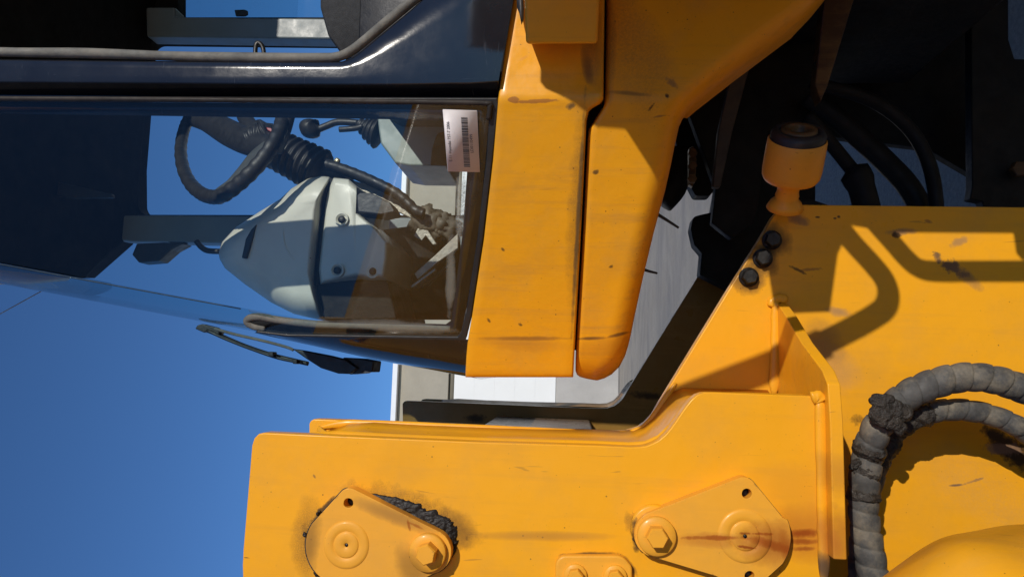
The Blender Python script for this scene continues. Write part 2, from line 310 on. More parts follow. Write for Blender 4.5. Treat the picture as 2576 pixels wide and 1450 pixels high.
# ------------------------------------------------------------------ object helpers
def link(name, me, mat, parent=None, label=None):
    o = bpy.data.objects.new(name, me); COL.objects.link(o)
    if mat is not None:
        me.materials.clear(); me.materials.append(mat)
    if parent is not None:
        o.parent = parent
        if parent.type == 'EMPTY': o.matrix_parent_inverse = Matrix.Translation(-parent.location)
        else: o.matrix_parent_inverse = Matrix.Translation(-parent.location) if parent.location.length > 0 else Matrix.Identity(4)
    if label: o["label"] = label
    return o
def thing(name, label, cat, loc, group=None):
    o = bpy.data.objects.new(name, None); COL.objects.link(o); o.location = loc
    o.empty_display_size = 0.2; o["label"] = label; o["category"] = cat
    if group: o["group"] = group
    return o
def tomesh(bm, name, smooth=True):
    bmesh.ops.recalc_face_normals(bm, faces=bm.faces[:])
    me = bpy.data.meshes.new(name); bm.to_mesh(me); bm.free()
    if smooth:
        for p in me.polygons: p.use_smooth = True
    return me
def bevel(o, wd, seg=2, ang=35):
    m = o.modifiers.new("bevel", 'BEVEL'); m.width = wd; m.segments = seg; m.limit_method = 'ANGLE'; m.angle_limit = math.radians(ang)
    m.harden_normals = True; m.use_clamp_overlap = True
    return o
def rounded(pts, seg=6):
    """pts: (x, y, r); returns the outline with rounded corners"""
    out = []; n = len(pts)
    for i, p in enumerate(pts):
        r = p[2] if len(p) > 2 else 0
        c = Vector(p[:2])
        if r <= 0: out.append((c.x, c.y)); continue
        a = (Vector(pts[i - 1][:2]) - c); b = (Vector(pts[(i + 1) % n][:2]) - c)
        la, lb = a.length, b.length; a.normalize(); b.normalize()
        ang = math.acos(max(-1, min(1, a.dot(b))))
        if ang > math.pi - 0.02: out.append((c.x, c.y)); continue
        d = min(r / math.tan(ang / 2), la * 0.48, lb * 0.48); rr = d * math.tan(ang / 2)
        bis = (a + b).normalized(); ce = c + bis * (rr / math.sin(ang / 2))
        s = c + a * d - ce; e = c + b * d - ce
        a0 = math.atan2(s.y, s.x); a1 = math.atan2(e.y, e.x); da = (a1 - a0 + math.pi) % (2 * math.pi) - math.pi
        for k in range(seg + 1):
            t = a0 + da * k / seg; out.append((ce.x + rr * math.cos(t), ce.y + rr * math.sin(t)))
    return out
def prism_w(name, loop, vec, mat, parent, holes=(), bev=0.0015, seg=2, label=None):
    """closed loop of world points, pushed along vec; holes are loops too"""
    bm = bmesh.new(); es = []
    for lp in (loop, *holes):
        vs = [bm.verts.new(p) for p in lp]
        for i in range(len(vs)): es.append(bm.edges.new((vs[i], vs[(i + 1) % len(vs)])))
    if holes: bmesh.ops.triangle_fill(bm, edges=es, use_beauty=True, use_dissolve=False)
    else: bm.faces.new([v for v in bm.verts])
    r = bmesh.ops.extrude_face_region(bm, geom=bm.faces[:])
    bmesh.ops.translate(bm, verts=[g for g in r['geom'] if isinstance(g, bmesh.types.BMVert)], vec=vec)
    o = link(name, tomesh(bm, name), mat, parent, label)
    if bev: bevel(o, bev, seg)
    return o
def prism(name, pts, pl, th, mat, parent, holes=(), bev=0.0015, seg=2, lift=0.0, label=None):
    """outline in picture measure laid on the plane pl, th thick to the rear"""
    if not isinstance(pl, Plane): pl = PY(pl)
    f = [pl.at(x, y) + pl.n * lift for x, y in rounded(pts)]
    hs = [[pl.at(x, y) + pl.n * lift for x, y in h] for h in holes]
    return prism_w(name, f, -pl.n * th, mat, parent, hs, bev, seg, label)
def circ(x, y, r, n=28): return [(x + r * math.cos(2 * math.pi * k / n), y + r * math.sin(2 * math.pi * k / n)) for k in range(n)]
def sweep(name, path, rad, mat, parent, segs=12, sub=4, closed=False, flat=1.0, label=None, caps=True, helix=0.0):
    """tube along a smooth path; rad is a number or f(t, arc length)"""
    pts = [Vector(p) for p in path]; cr = []
    n = len(pts); m = n if closed else n - 1
    for i in range(m):
        g = lambda k: pts[k % n] if closed else pts[max(0, min(n - 1, k))]
        p0, p1, p2, p3 = g(i - 1), g(i), g(i + 1), g(i + 2)
        for k in range(sub):
            t = k / sub
            cr.append(0.5 * ((2 * p1) + (p2 - p0) * t + (2 * p0 - 5 * p1 + 4 * p2 - p3) * t * t + (3 * p1 - p0 - 3 * p2 + p3) * t ** 3))
    if not closed: cr.append(pts[-1])
    bm = bmesh.new(); rings = []; L = 0.0; N_ = len(cr)
    up = None
    for i, p in enumerate(cr):
        if closed: tan = cr[(i + 1) % N_] - cr[i - 1]
        else: tan = cr[min(N_ - 1, i + 1)] - cr[max(0, i - 1)]
        tan.normalize()
        if i: L += (p - cr[i - 1]).length
        if up is None:
            up = Vector((0, -1, 0)) if abs(tan.y) < 0.9 else Vector((0, 0, 1))
        up = (up - tan * up.dot(tan)).normalized(); sd = tan.cross(up)
        if helix: rings.append([bm.verts.new(p + (up * math.cos(a) * flat + sd * math.sin(a)) * rad(i / max(1, N_ - 1), L + helix * k / segs)) for k, a in [(k, 2 * math.pi * k / segs) for k in range(segs)]])
        else:
            r = rad(i / max(1, N_ - 1), L) if callable(rad) else rad
            rings.append([bm.verts.new(p + (up * math.cos(a) * flat + sd * math.sin(a)) * r) for a in [2 * math.pi * k / segs for k in range(segs)]])
    for i in range(N_ if closed else N_ - 1):
        A, B = rings[i], rings[(i + 1) % N_]
        for k in range(segs): bm.faces.new((A[k], A[(k + 1) % segs], B[(k + 1) % segs], B[k]))
    if not closed and caps: bm.faces.new(rings[0]); bm.faces.new(rings[-1])
    return link(name, tomesh(bm, name), mat, parent, label)
def lathe_me(name, prof, segs=32, facet=False):
    """profile (radius, height) turned about local +Z"""
    bm = bmesh.new(); rings = []
    for r, h in prof:
        if r < 1e-6: rings.append([bm.verts.new((0, 0, h))])
        else: rings.append([bm.verts.new((r * math.cos(2 * math.pi * k / segs), r * math.sin(2 * math.pi * k / segs), h)) for k in range(segs)])
    for A, B in zip(rings, rings[1:]):
        for k in range(segs):
            k2 = (k + 1) % segs
            if len(A) == 1 and len(B) == 1: continue
            if len(A) == 1: bm.faces.new((A[0], B[k2], B[k]))
            elif len(B) == 1: bm.faces.new((A[k], A[k2], B[0]))
            else: bm.faces.new((A[k], A[k2], B[k2], B[k]))
    return tomesh(bm, name, not facet)
def place(name, me, loc, axis, mat, parent, spin=0.0, label=None):
    """mesh with local +Z laid along axis"""
    o = bpy.data.objects.new(name, me); COL.objects.link(o)
    if mat and not me.materials: me.materials.append(mat)
    elif mat: o.material_slots[0].link = 'OBJECT'; o.material_slots[0].material = mat
    q = Vector(axis).normalized().to_track_quat('Z', 'X').to_matrix().to_4x4() @ Matrix.Rotation(spin, 4, 'Z')
    o.parent = parent
    pm = Matrix.Translation(parent.location) if parent.type == 'EMPTY' else Matrix.Identity(4)
    if parent.type != 'EMPTY': pm = parent.matrix_basis.copy()
    o.matrix_parent_inverse = pm.inverted()
    o.matrix_basis = Matrix.Translation(loc) @ q
    if label: o["label"] = label
    return o
def hexme(name, R, h, ch=0.12):
    return lathe_me(name, [(R, 0), (R, h * (1 - ch * 1.2)), (R * (1 - ch), h), (0, h)], 6, True)
def blob(name, pts_r, mat, parent, amp=0.25, fr=40, sub=3, label=None, squash=1.0):
    """lumpy mass: several noisy balls joined into one skin"""
    bm = bmesh.new()
    for p, r in pts_r:
        rr = bmesh.ops.create_icosphere(bm, subdivisions=sub, radius=r, matrix=Matrix.Translation(p))
        for v in rr['verts']:
            d = v.co - Vector(p); n = mnoise.fractal(v.co * fr, 0.7, 2.2, 4) * amp
            v.co = Vector(p) + Vector((d.x, d.y * squash, d.z)) * (1 + n)
    return link(name, tomesh(bm, name), mat, parent, label)
def pillow(name, pts, Y, depth, R, a, mat, parent, center=None, seg=6, tilt=(0, 0), label=None, bev=0):
    """solid with a domed front: outline at the rear, loops drawing in towards the viewer's side"""
    o2 = rounded(pts); c = Vector(center) if center else sum((Vector(p) for p in o2), Vector((0, 0))) / len(o2)
    loops = []
    def lift(x, y): return tilt[0] * (x - c.x) + tilt[1] * (y - c.y)
    base = [P(x, y, Y) for x, y in o2]
    loops.append([b + Vector((0, depth, 0)) for b in base]); loops.append([b + Vector((0, R, 0)) for b in base])
    for k in range(1, seg + 1):
        th = math.pi / 2 * k / seg; s = 1 - a * (1 - math.cos(th))
        lp = []
        for x, y in o2:
            X, Yy = c.x + (x - c.x) * s, c.y + (y - c.y) * s
            lp.append(P(X, Yy, Y + R * (1 - math.sin(th)) + lift(X, Yy)))
        loops.append(lp)
    bm = bmesh.new(); vs = [[bm.verts.new(p) for p in lp] for lp in loops]; n = len(o2)
    for A, B in zip(vs, vs[1:]):
        for k in range(n): bm.faces.new((A[k], A[(k + 1) % n], B[(k + 1) % n], B[k]))
    bm.faces.new(vs[0]); bm.faces.new(vs[-1])
    return link(name, tomesh(bm, name), mat, parent, label)
def box(name, lo, hi, mat, parent, bev=0.004, label=None):
    bm = bmesh.new(); bmesh.ops.create_cube(bm, size=1)
    for v in bm.verts: v.co = Vector([(l + h) / 2 + c * (h - l) for l, h, c in zip(lo, hi, v.co)])
    o = link(name, tomesh(bm, name), mat, parent, label)
    if bev: bevel(o, bev)
    return o
def interp(tab, x):
    for (x0, y0), (x1, y1) in zip(tab, tab[1:]):
        if x <= x1: return y0 + (y1 - y0) * (x - x0) / (x1 - x0)
    return tab[-1][1]

# ------------------------------------------------------------------ ground
def ground_mat():
    m, t, b = newmat("yard_concrete"); p = gpos_(t)
    c = mix_(t, ramp_(t, noise_(t, p, 1.1, 8, 0.65), 0.3, 0.7), (0.36, 0.315, 0.25), (0.44, 0.39, 0.32))
    st = noise_(t, mapped(t, p, (0.26, 0.62, 1)), 1.0, 4, 0.6, 1.3)          # tyre tracks along the yard
    c = mix_(t, math_(t, 'MULTIPLY', ramp_(t, st, 0.50, 0.72), 0.8), c, (0.20, 0.195, 0.19))
    c = mix_(t, math_(t, 'MULTIPLY', ramp_(t, noise_(t, p, 9, 8, 0.8), 0.48, 0.66), 0.4), c, (0.24, 0.24, 0.24))
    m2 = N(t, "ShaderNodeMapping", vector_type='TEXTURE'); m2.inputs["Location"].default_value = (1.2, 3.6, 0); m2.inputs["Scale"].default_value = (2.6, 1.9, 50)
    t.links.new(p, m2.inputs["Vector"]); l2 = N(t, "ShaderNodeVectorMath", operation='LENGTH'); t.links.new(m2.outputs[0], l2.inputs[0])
    shade_patch = ramp_(t, math_(t, 'ADD', l2.outputs["Value"], math_(t, 'SUBTRACT', noise_(t, p, 3, 5, 0.6), 0.5)), 1.1, 0.8)  # dark ellipse: the machine's shade painted into the ground colour
    c = mix_(t, math_(t, 'MULTIPLY', shade_patch, 0.75), c, mix_(t, ramp_(t, noise_(t, p, 45, 6, 0.75), 0.4, 0.62), (0.10, 0.10, 0.10), (0.19, 0.185, 0.18)))
    t.links.new(c, b.inputs["Base Color"]); b.inputs["Roughness"].default_value = 0.85; b.inputs['Specular IOR Level'].default_value = 0.2
    bump_(t, b, noise_(t, p, 60, 6, 0.7), 0.6, 0.02)
    return m
bm = bmesh.new()
for x in (-400, 400):
    for y in (-400, 400): bm.verts.new((x, y, 0))
v = bm.verts[:] if not bm.verts.ensure_lookup_table() else None
bm.faces.new((bm.verts[0], bm.verts[2], bm.verts[3], bm.verts[1]))
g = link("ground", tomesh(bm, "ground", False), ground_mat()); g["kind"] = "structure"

# ------------------------------------------------------------------ warehouse behind
WY = 25.0
M_wall = plain("grey_render_wall", (0.37, 0.335, 0.265), 0.85, 0, 0.10, 0.9, 0.4, 14, 0, (0.25, 0.24, 0.2), 0.4, 0.02)
M_plinth = plain("concrete_plinth", (0.42, 0.40, 0.37), 0.85, 0, 0.10, 0.9, 0.4, 14, 0, (0.3, 0.29, 0.27), 0.4, 0.02)
M_white = plain("white_sheet_panel", (0.80, 0.80, 0.77), 0.5, 0, 0.03, 0.6, 0.05, 8)
M_trimw = plain("white_metal_trim", (0.8, 0.82, 0.84), 0.4, 0, 0.03, 2, 0.05, 8)
M_gapd = plain("dark_lintel", (0.16, 0.14, 0.10), 0.6, 0, 0.1, 2)
wh = thing("warehouse", "long pale warehouse with grey wall, white cladding band and white eave behind the loader", "warehouse", (0, WY, 0))
def zq(q, r=980): return P(q, r, WY).z
z_pl, z_wh, z_gap, z_top, z_trim = zq(1397), zq(1142), zq(1128), zq(1003), zq(990)
X0, X1 = -34, 40
box("plinth_wall", (X0, WY, 0), (X1, WY + 12, z_pl), M_plinth, wh, 0.02)
nb = 5; hb = (z_wh - z_pl) / nb
bme = None
for k in range(nb):
    if bme is None:
        ob = box("cladding_board", (X0 + .02, WY - 0.03, 0.0005), (X1 - .02, WY + 0.4, hb - 0.0005), M_white, wh, 0.002); bme = ob.data
        ob.location.z += z_pl
    else:
        o = ob.copy(); COL.objects.link(o); o.location.z = z_pl + k * hb
box("dark_lintel", (X0 + .03, WY + 0.05, z_wh + 0.002), (X1 - .03, WY + 0.5, z_gap), M_gapd, wh, 0)
box("upper_wall", (X0, WY - 0.08, z_gap + 0.002), (X1, WY + 12, z_top), M_wall, wh, 0.02)
box("eave_trim", (X0 - .2, WY - 0.3, z_top + 0.003), (X1 + .2, WY + 12.3, z_trim), M_trimw, wh, 0.02)
for xx in (-10.2, -2.6, 5.0, 12.6):
    box("wall_joint", (xx, WY - 0.095, z_gap + .02), (xx + 0.05, WY - 0.07, z_top - .02), M_gapd, wh, 0)

# ------------------------------------------------------------------ the loader
LD = thing("wheel_loader", "yellow wheel loader with black cab frame, seen close from its left side", "wheel loader", (0.6, 1.56, 0))

# ---- front frame: four upright plates
OUT = [(633, 1119), (639, 1101), (650, 1090), (663, 1087), (979, 1101), (1219, 1111), (1500, 1119), (1585, 1123), (1605, 1122.5), (1625, 1120), (1642, 1113), (1657, 1105), (1673, 1091), (1685, 1077), (1699, 1058),
       (1713, 1037), (1725, 1020), (1737, 1005), (1752, 992), (1769, 986), (1800, 985.5), (2049, 995), (2075, 996), (2092, 1800), (640, 1800), (611, 1480), (609, 1420), (611, 1381), (622, 1250)]
INN = [(777, 1110), (777, 1065), (781, 1057), (789, 1053), (803, 1053), (1011, 1061), (1499, 1083), (1551, 1084), (1575, 1083), (1605, 1074), (1623, 1061), (1640, 1043), (1658, 1012), (1689, 961), (1825, 739), (1917, 591), (1945, 543), (1955, 531), (1969, 521), (1983, 516), (1997, 514),
       (2300, 517.5), (2800, 523), (2800, 1900), (777, 1900)]
def mir(pts, Ya, Yb, pre=PY):
    """the same outline as it stands on another plate: returns world points"""
    out = []
    for x, y in pts:
        p = P(x, y, Ya); out.append(Vector((p.x, Yb, p.z)))
    return out
tp = prism("tower_plate", OUT, Y1, 0.028, M_tower, LD, bev=0.0022, label="near outer plate with two pin lock plates")
ip = prism("main_side_plate", INN, Y2, 0.028, M_main, LD, bev=0.0025, label="near main plate of the front frame")
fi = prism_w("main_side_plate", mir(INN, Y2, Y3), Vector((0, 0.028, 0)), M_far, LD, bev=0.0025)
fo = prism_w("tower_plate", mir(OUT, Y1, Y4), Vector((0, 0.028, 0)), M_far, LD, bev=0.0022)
# web joining each pair of plates, set back from their edges
def web(name, Ya, Yb, Yr, mat, off):
    edge = [(700, 1130), (760, 1108), (835, 1103), (979, 1112), (1219, 1122), (1500, 1130), (1585, 1134), (1628, 1131), (1665, 1115), (1697, 1085), (1727, 1043), (1752, 1014), (1780, 1003), (2040, 1010)]
    base = [P(x, y + off, Y1) for x, y in edge]
    bm = bmesh.new(); rows = []
    for p in base:
        rows.append([])
        for k in range(9):
            t = k / 8; yy = Ya + (Yb - Ya) * t
            dip = 0.012 * (1 - (2 * t - 1) ** 4) - 0.006
            rows[-1].append(bm.verts.new((p.x - dip, yy, p.z)))
    for A, B in zip(rows, rows[1:]):
        for k in range(8): bm.faces.new((A[k], A[k + 1], B[k + 1], B[k]))
    o = link(name, tomesh(bm, name), mat, LD)
    s = o.modifiers.new("solid", 'SOLIDIFY'); s.thickness = 0.012; s.offset = 0
    return o
web("plate_web", Y1 + 0.026, Y2 + 0.002, Y1, M_yel, 4)
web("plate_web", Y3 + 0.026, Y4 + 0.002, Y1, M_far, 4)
# weld beads along the web
def bead(pts, Ys, r=0.006, mat=M_yel, name="weld_bead", par=None, sub=5, shift=(0, 0, 0)):
    def rr(t, L): return r * (1 + 0.08 * math.sin(L * 900)) * min(1, .35 + 6 * t, .35 + 6 * (1 - t))
    return sweep(name, [P(x, y, Y) + Vector(shift) for (x, y), Y in zip(pts, Ys)], rr, mat, par or LD, 10, sub, flat=0.5)
we = [(800, 1076), (870, 1065), (1011, 1069), (1300, 1082), (1499, 1092), (1560, 1094), (1600, 1086), (1635, 1062), (1668, 1012), (1700, 962)]
bead(we, [Y2 - 0.002] * len(we), 0.007)
bead([(800, 1076), (815, 1090), (850, 1100)], [Y2 - 0.002, Y2 - .05, Y2 - .1], 0.006)
# cross member between the two towers
cm = [(1218, 1030), (1230, 1040), (1262, 1022), (1497, 1024), (1512, 1040), (1518, 1075)]
x_c = P(1350, 1068, Y2).x
def cross(name, z0, z1, xx, th, mat):
    return box(name, (xx - th, Y2 + 0.030, z0), (xx, Y3 - 0.002, z1), mat, LD, 0.006)
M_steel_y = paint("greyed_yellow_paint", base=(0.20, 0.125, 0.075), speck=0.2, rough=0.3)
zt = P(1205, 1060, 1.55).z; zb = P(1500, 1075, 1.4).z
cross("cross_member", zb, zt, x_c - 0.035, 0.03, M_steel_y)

# gusset plate under the tower plate
zg0 = P(2087, 1062, 0.978).z; zg1 = P(2121, 1062, 0.978).z
def XY(q, r, Y): p = P(q, r, Y); return Vector((p.x, p.y, zg0))
gl_ = [XY(1962, 761, Y2 - 0.001), XY(2000, 795, 1.165), XY(2041, 862, 1.09), XY(2080, 930, 1.005), XY(2092, 965, 0.985), XY(2098, 1062, 0.978), XY(2103, 1406, 0.975)]
back = [Vector((gl_[-1].x, Y2 - 0.001, zg0))]
gus = prism_w("gusset_plate", gl_ + back, Vector((0, 0, zg1 - zg0)), M_gusset, LD, bev=0.002, label="flange plate standing out under the near tower plate")
bead([(2062, 1002), (2064, 1060), (2066, 1200), (2069, 1330), (2072, 1398), (2072, 1470)], [0.998] * 6, 0.0075, M_gusset)
bead([(2040, 1001), (2057, 998), (2066, 1010)], [0.998] * 3, 0.009, M_gusset)
bead([(1957, 765), (1952, 780), (1950, 900), (1946, 995)], [Y2 - .003] * 4, 0.0085, M_main)
bead([(1940, 772), (1945, 757), (1962, 749), (1980, 757)], [Y2 - .003] * 4, 0.008, M_main)

# pin lock plates
def arc(cx, cy, r, a0, a1, n=10):
    return [(cx + r * math.cos(math.radians(a0 + (a1 - a0) * k / n)), cy + r * math.sin(math.radians(a0 + (a1 - a0) * k / n))) for k in range(n + 1)]
L1 = arc(878, 1257, 30, -125, -62, 6) + arc(1078, 1386, 57, -58, 78, 10) + [(985, 1493)] + arc(880, 1482, 30, 60, 125, 6) + arc(871, 1371, 103, 128, 212, 10)
l1 = prism("lock_plate", L1, Y1 - 0.021, 0.0213, M_lock, LD, holes=[circ(876, 1264, 12, 18), circ(884, 1478, 12, 18)], bev=0.0022, label="lock plate with black grease along its edge")
L2 = arc(1870, 1231, 32, -112, -40, 6) + [(1968, 1300)] + arc(1873, 1350, 116, -22, 35, 8) + arc(1884, 1447, 34, 45, 112, 5) + [(1800, 1447)] + arc(1653, 1343, 58, 116, 246, 12)
l2 = prism("lock_plate", L2, Y1 - 0.021, 0.0213, M_lock, LD, holes=[circ(1878, 1240, 12.5, 18), circ(1885, 1447, 12.5, 18)], bev=0.0022, label="lock plate with rust streaks")
kk = pxm(Y1)
def grow(pts, d):
    c = sum((Vector(p[:2]) for p in pts), Vector((0, 0))) / len(pts)
    return [tuple(c + (Vector(p[:2]) - c) * (1 + d / (Vector(p[:2]) - c).length)) for p in pts]
prism("grease_line", grow(L1, 2.6), Y1 - 0.0022, 0.0024, M_mud, LD, bev=0.0008)
prism("grease_line", grow(L2, 1.0), Y1 - 0.0016, 0.0018, M_mud, LD, bev=0.0008)
hole = lathe_me("bolt_hole", [(13.2 * pxm(Y1), 0), (12.5 * pxm(Y1), .0005), (0, .0005)], 24)
for (x, y, pl_) in ((876, 1264, l1), (884, 1478, l1), (1878, 1240, l2), (1885, 1447, l2)):
    place("bolt_hole", hole, P(x, y, Y1 - .0026), (0, -1, 0), M_bolt, pl_)
ring = lathe_me("pin_boss", [(58 * kk, -0.001), (56 * kk, 0.0008), (50 * kk, 0.0016), (42 * kk, 0.0019), (36 * kk, 0.0014), (32.5 * kk, 0.0004), (31 * kk, 0.0002), (30 * kk, 0.0012), (28 * kk, 0.0018), (6 * kk, 0.0018), (4.5 * kk, 0.001), (0, -0.002)], 48)
place("pin_boss", ring, P(871, 1369, Y1 - 0.021), (0, -1, 0), M_lock, l1)
r2 = place("pin_boss", ring, P(1873, 1347, Y1 - 0.021), (0, -1, 0), M_lock, l2); r2.scale = (1.08, 1.08, 1)
dot = lathe_me("grease_hole", [(4.2 * kk, 0), (4.2 * kk, 0.0006), (0, 0.0006)], 16)
place("grease_hole", dot, P(871.5, 1369, Y1 - 0.0224), (0, -1, 0), M_bolt, l1)
place("grease_hole", dot, P(1873.5, 1347, Y1 - 0.0224), (0, -1, 0), M_bolt, l2)
wash = lathe_me("washer", [(45 * kk, 0), (45 * kk, 0.0070), (43 * kk, 0.0085), (26 * kk, 0.0085), (0, 0.0085)], 40)
hexm = hexme("hex_bolt", 25 * kk, 0.019)
for (x, y, pl_, sp) in ((1077, 1386, l1, 0.35), (1650, 1345, l2, 0.05)):
    wv = place("washer", wash, P(x, y, Y1 - 0.021), (0, -1, 0), M_lock, pl_)
    place("hex_bolt", hexm, P(x, y, Y1 - 0.0295), (0, -1, 0), M_lock, pl_, sp)
# round spacer peeping out behind the right lock plate
place("spacer_ring", lathe_me("spacer_ring", [(56 * kk, 0), (56 * kk, .008), (50 * kk, .0095), (0, .0095)], 40), P(1644, 1325, Y1), (0, -1, 0), M_tower, LD)
# small bracket at the lower edge
br = prism("cover_bracket", [(1397, 1600), (1397, 1396, 26), (1566, 1396, 40), (1590, 1425, 22), (1590, 1600)], Y1 - 0.012, 0.012, M_lock, LD, bev=0.003)
for (x, y) in ((1447, 1446), (1547, 1449)):
    place("washer", lathe_me("washer_small", [(28 * kk, 0), (28 * kk, .003), (26 * kk, .004), (0, .004)], 28), P(x, y, Y1 - .012), (0, -1, 0), M_lock, br)
    place("hex_bolt", hexm, P(x, y, Y1 - 0.021), (0, -1, 0), M_lock, br, 0.2).scale = (0.75, 0.75, 0.6)
# wet grease along the left lock plate
def zz(pts): return [(600 + x * .4077, 1050 + y * .4077) for x, y in pts]
g_in = zz([(690, 440), (800, 486), (900, 528), (1000, 578), (1100, 628), (1200, 678), (1262, 725), (1300, 790), (1300, 850), (1262, 905)])
g_out = zz([(690, 430), (820, 458), (960, 486), (1080, 522), (1200, 566), (1300, 622), (1348, 668), (1358, 740), (1345, 820), (1288, 905)])
g_h = [.001, .005, .007, .009, .011, .013, .016, .017, .013, .004]
bm = bmesh.new(); rows_g = []
NT, NS = 150, 26
for i in range(NT + 1):
    u = i / NT * (len(g_in) - 1); k = min(len(g_in) - 2, int(u)); f = u - k
    A_ = Vector(g_in[k]).lerp(Vector(g_in[k + 1]), f); B_ = Vector(g_out[k]).lerp(Vector(g_out[k + 1]), f); hh = g_h[k] * (1 - f) + g_h[k + 1] * f
    rag = mnoise.fractal(Vector((i * .09, 3.1, 0)), .6, 2.1, 4) * .28; row = []
    for j in range(NS + 1):
        sj = j / NS; q = A_.lerp(B_, sj * (1 + rag)); p = P(q.x, q.y, Y1)
        nz = mnoise.fractal(p * 170, .6, 2.1, 5); n2 = max(0, mnoise.noise(p * 90))
        prof_ = max(0.0, (1 - sj ** 1.6))
        row.append(bm.verts.new(p + Vector((0, .0006 - .0018 * min(1, prof_ * 4) - hh * .62 * prof_ * max(.15, .60 + .28 * nz + .40 * n2), 0))))
    rows_g.append(row)
for A_, B_ in zip(rows_g, rows_g[1:]):
    for j in range(NS): bm.faces.new((A_[j], A_[j + 1], B_[j + 1], B_[j]))
link("grease_smear", tomesh(bm, "grease_smear"), M_wet, LD, label="wet black grease oozing along the left lock plate")
for lumps in (((768, 1345, 6), (766, 1341, 4)), ((799, 1291, 5), (804, 1286, 4)), ((792, 1438, 5), (796, 1443, 5))):
    blob("grease_lump", [(P(x, y, Y1 - .004), r * kk) for x, y, r in lumps], M_wet, LD, 0.5, 200, 2)
blob("grease_lump", [(P(x, y, Y1 - .004), r * kk) for x, y, r in ((1594, 1322, 6), (1592, 1336, 6), (1596, 1352, 6), (1602, 1368, 5), (1612, 1381, 4))], M_mud, LD, 0.4, 200, 2)

# three black bolts on the main plate
kb = pxm(Y2)
bb = hexme("frame_bolt", 19 * kb, 0.014)
bw = lathe_me("frame_washer", [(24 * kb, 0), (24 * kb, .004), (0, .004)], 24)
for i, (x, y) in enumerate(((1940, 604), (1917, 650), (1882, 697))):
    f = place("frame_bolt", bb, P(x, y, Y2 - .0035), (0, -1, 0), M_bolt, LD, 0.3 + i)
    place("washer", bw, P(x, y, Y2), (0, -1, 0), M_bolt, f)

# ---- hoses with spiral guard
def hose(name, pts, w, Y, par, pitch=0.0255, ovl=0.085, mat=M_hose, label=None):
    rad = w * pxm(Y)
    def rr(t, L):
        u = (L / pitch) % 1.0
        return rad * (0.93 + ovl * math.sin(math.pi * min(1, u * 1.06)) ** 0.7 + 0.10 * (1 - u) + 0.02 * math.sin(L * 37))
    path = [P(x, y, Y + dy) for x, y, dy in pts]
    return sweep(name, path, rr, mat, par, 24, 52, label=label, helix=pitch)
HA = [(2680, 1010, .02), (2575, 978, .01), (2505, 955, 0), (2440, 947, 0), (2380, 955, 0), (2320, 975, 0), (2270, 1002, .0), (2225, 1045, .0), (2196, 1095, .01), (2182, 1150, .02), (2173, 1210, .02), (2171, 1270, .02), (2177, 1330, .02), (2188, 1400, .02), (2200, 1470, .02), (2220, 1560, .02)]
HB = [(2680, 1160, 0.02), (2575, 1082, 0), (2520, 1053, 0), (2460, 1035, 0), (2400, 1029, 0), (2340, 1036, 0), (2285, 1058, 0.01), (2242, 1095, .03), (2216, 1140, .04), (2196, 1200, .05), (2180, 1270, .05), (2165, 1340, .05), (2160, 1480, .05), (2160, 1560, .05)]
ha = hose("hydraulic_hose", HA, 33, 1.09, LD, label="upper hose in grey spiral guard")
hb_ = hose("hydraulic_hose", HB, 25, 1.12, LD, 0.029, 0.06, label="lower hose, darker and greasy")
km = pxm(1.07)
blob("grease_cake", [(P(x, y, 1.068), r * km) for x, y, r in ((2226, 1018, 27), (2208, 1005, 15), (2250, 1030, 26), (2272, 1035, 20), (2218, 1044, 28), (2243, 1062, 24), (2262, 1076, 16), (2194, 1008, 9))], M_mud, LD, 0.30, 38, 5, squash=0.55)
def coat(pts, w, Y, k=1.0):
    def rr(t, L, w=w * pxm(Y)):
        e = min(1, t * 6, (1 - t) * 6)
        return w * (0.80 + e * (0.28 + .10 * math.sin(L * 160) + .12 * math.sin(L * 71 + 1)))
    o = sweep("grease_coat", [P(x, y, Y + dy) for x, y, dy in pts], rr, M_mud, LD, 26, 20)
    me = o.data
    for v_ in me.vertices: v_.co += Vector((1, 0, .3)).normalized() * (mnoise.fractal(v_.co * 110, .7, 2.1, 4) * .0035) + Vector((0, 1, 0)) * (mnoise.fractal(v_.co * 130 + Vector((9, 0, 0)), .7, 2.1, 4) * .003)
    return o
coat([(2352, 1030, -.002), (2310, 1045, .0), (2275, 1063, .008), (2245, 1090, .026), (2222, 1128, .036), (2206, 1165, .044), (2196, 1200, .05)], 25, 1.12)
coat([(2192, 1108, .012), (2183, 1145, .019), (2175, 1190, .02), (2171, 1240, .02), (2171, 1262, .02)], 32, 1.09)
blob("grease_lump", [(P(2152, 1166, 1.10), 12 * km), (P(2142, 1172, 1.10), 7 * km), (P(2160, 1160, 1.10), 12 * km)], M_mud, LD, 0.4, 90, 4)
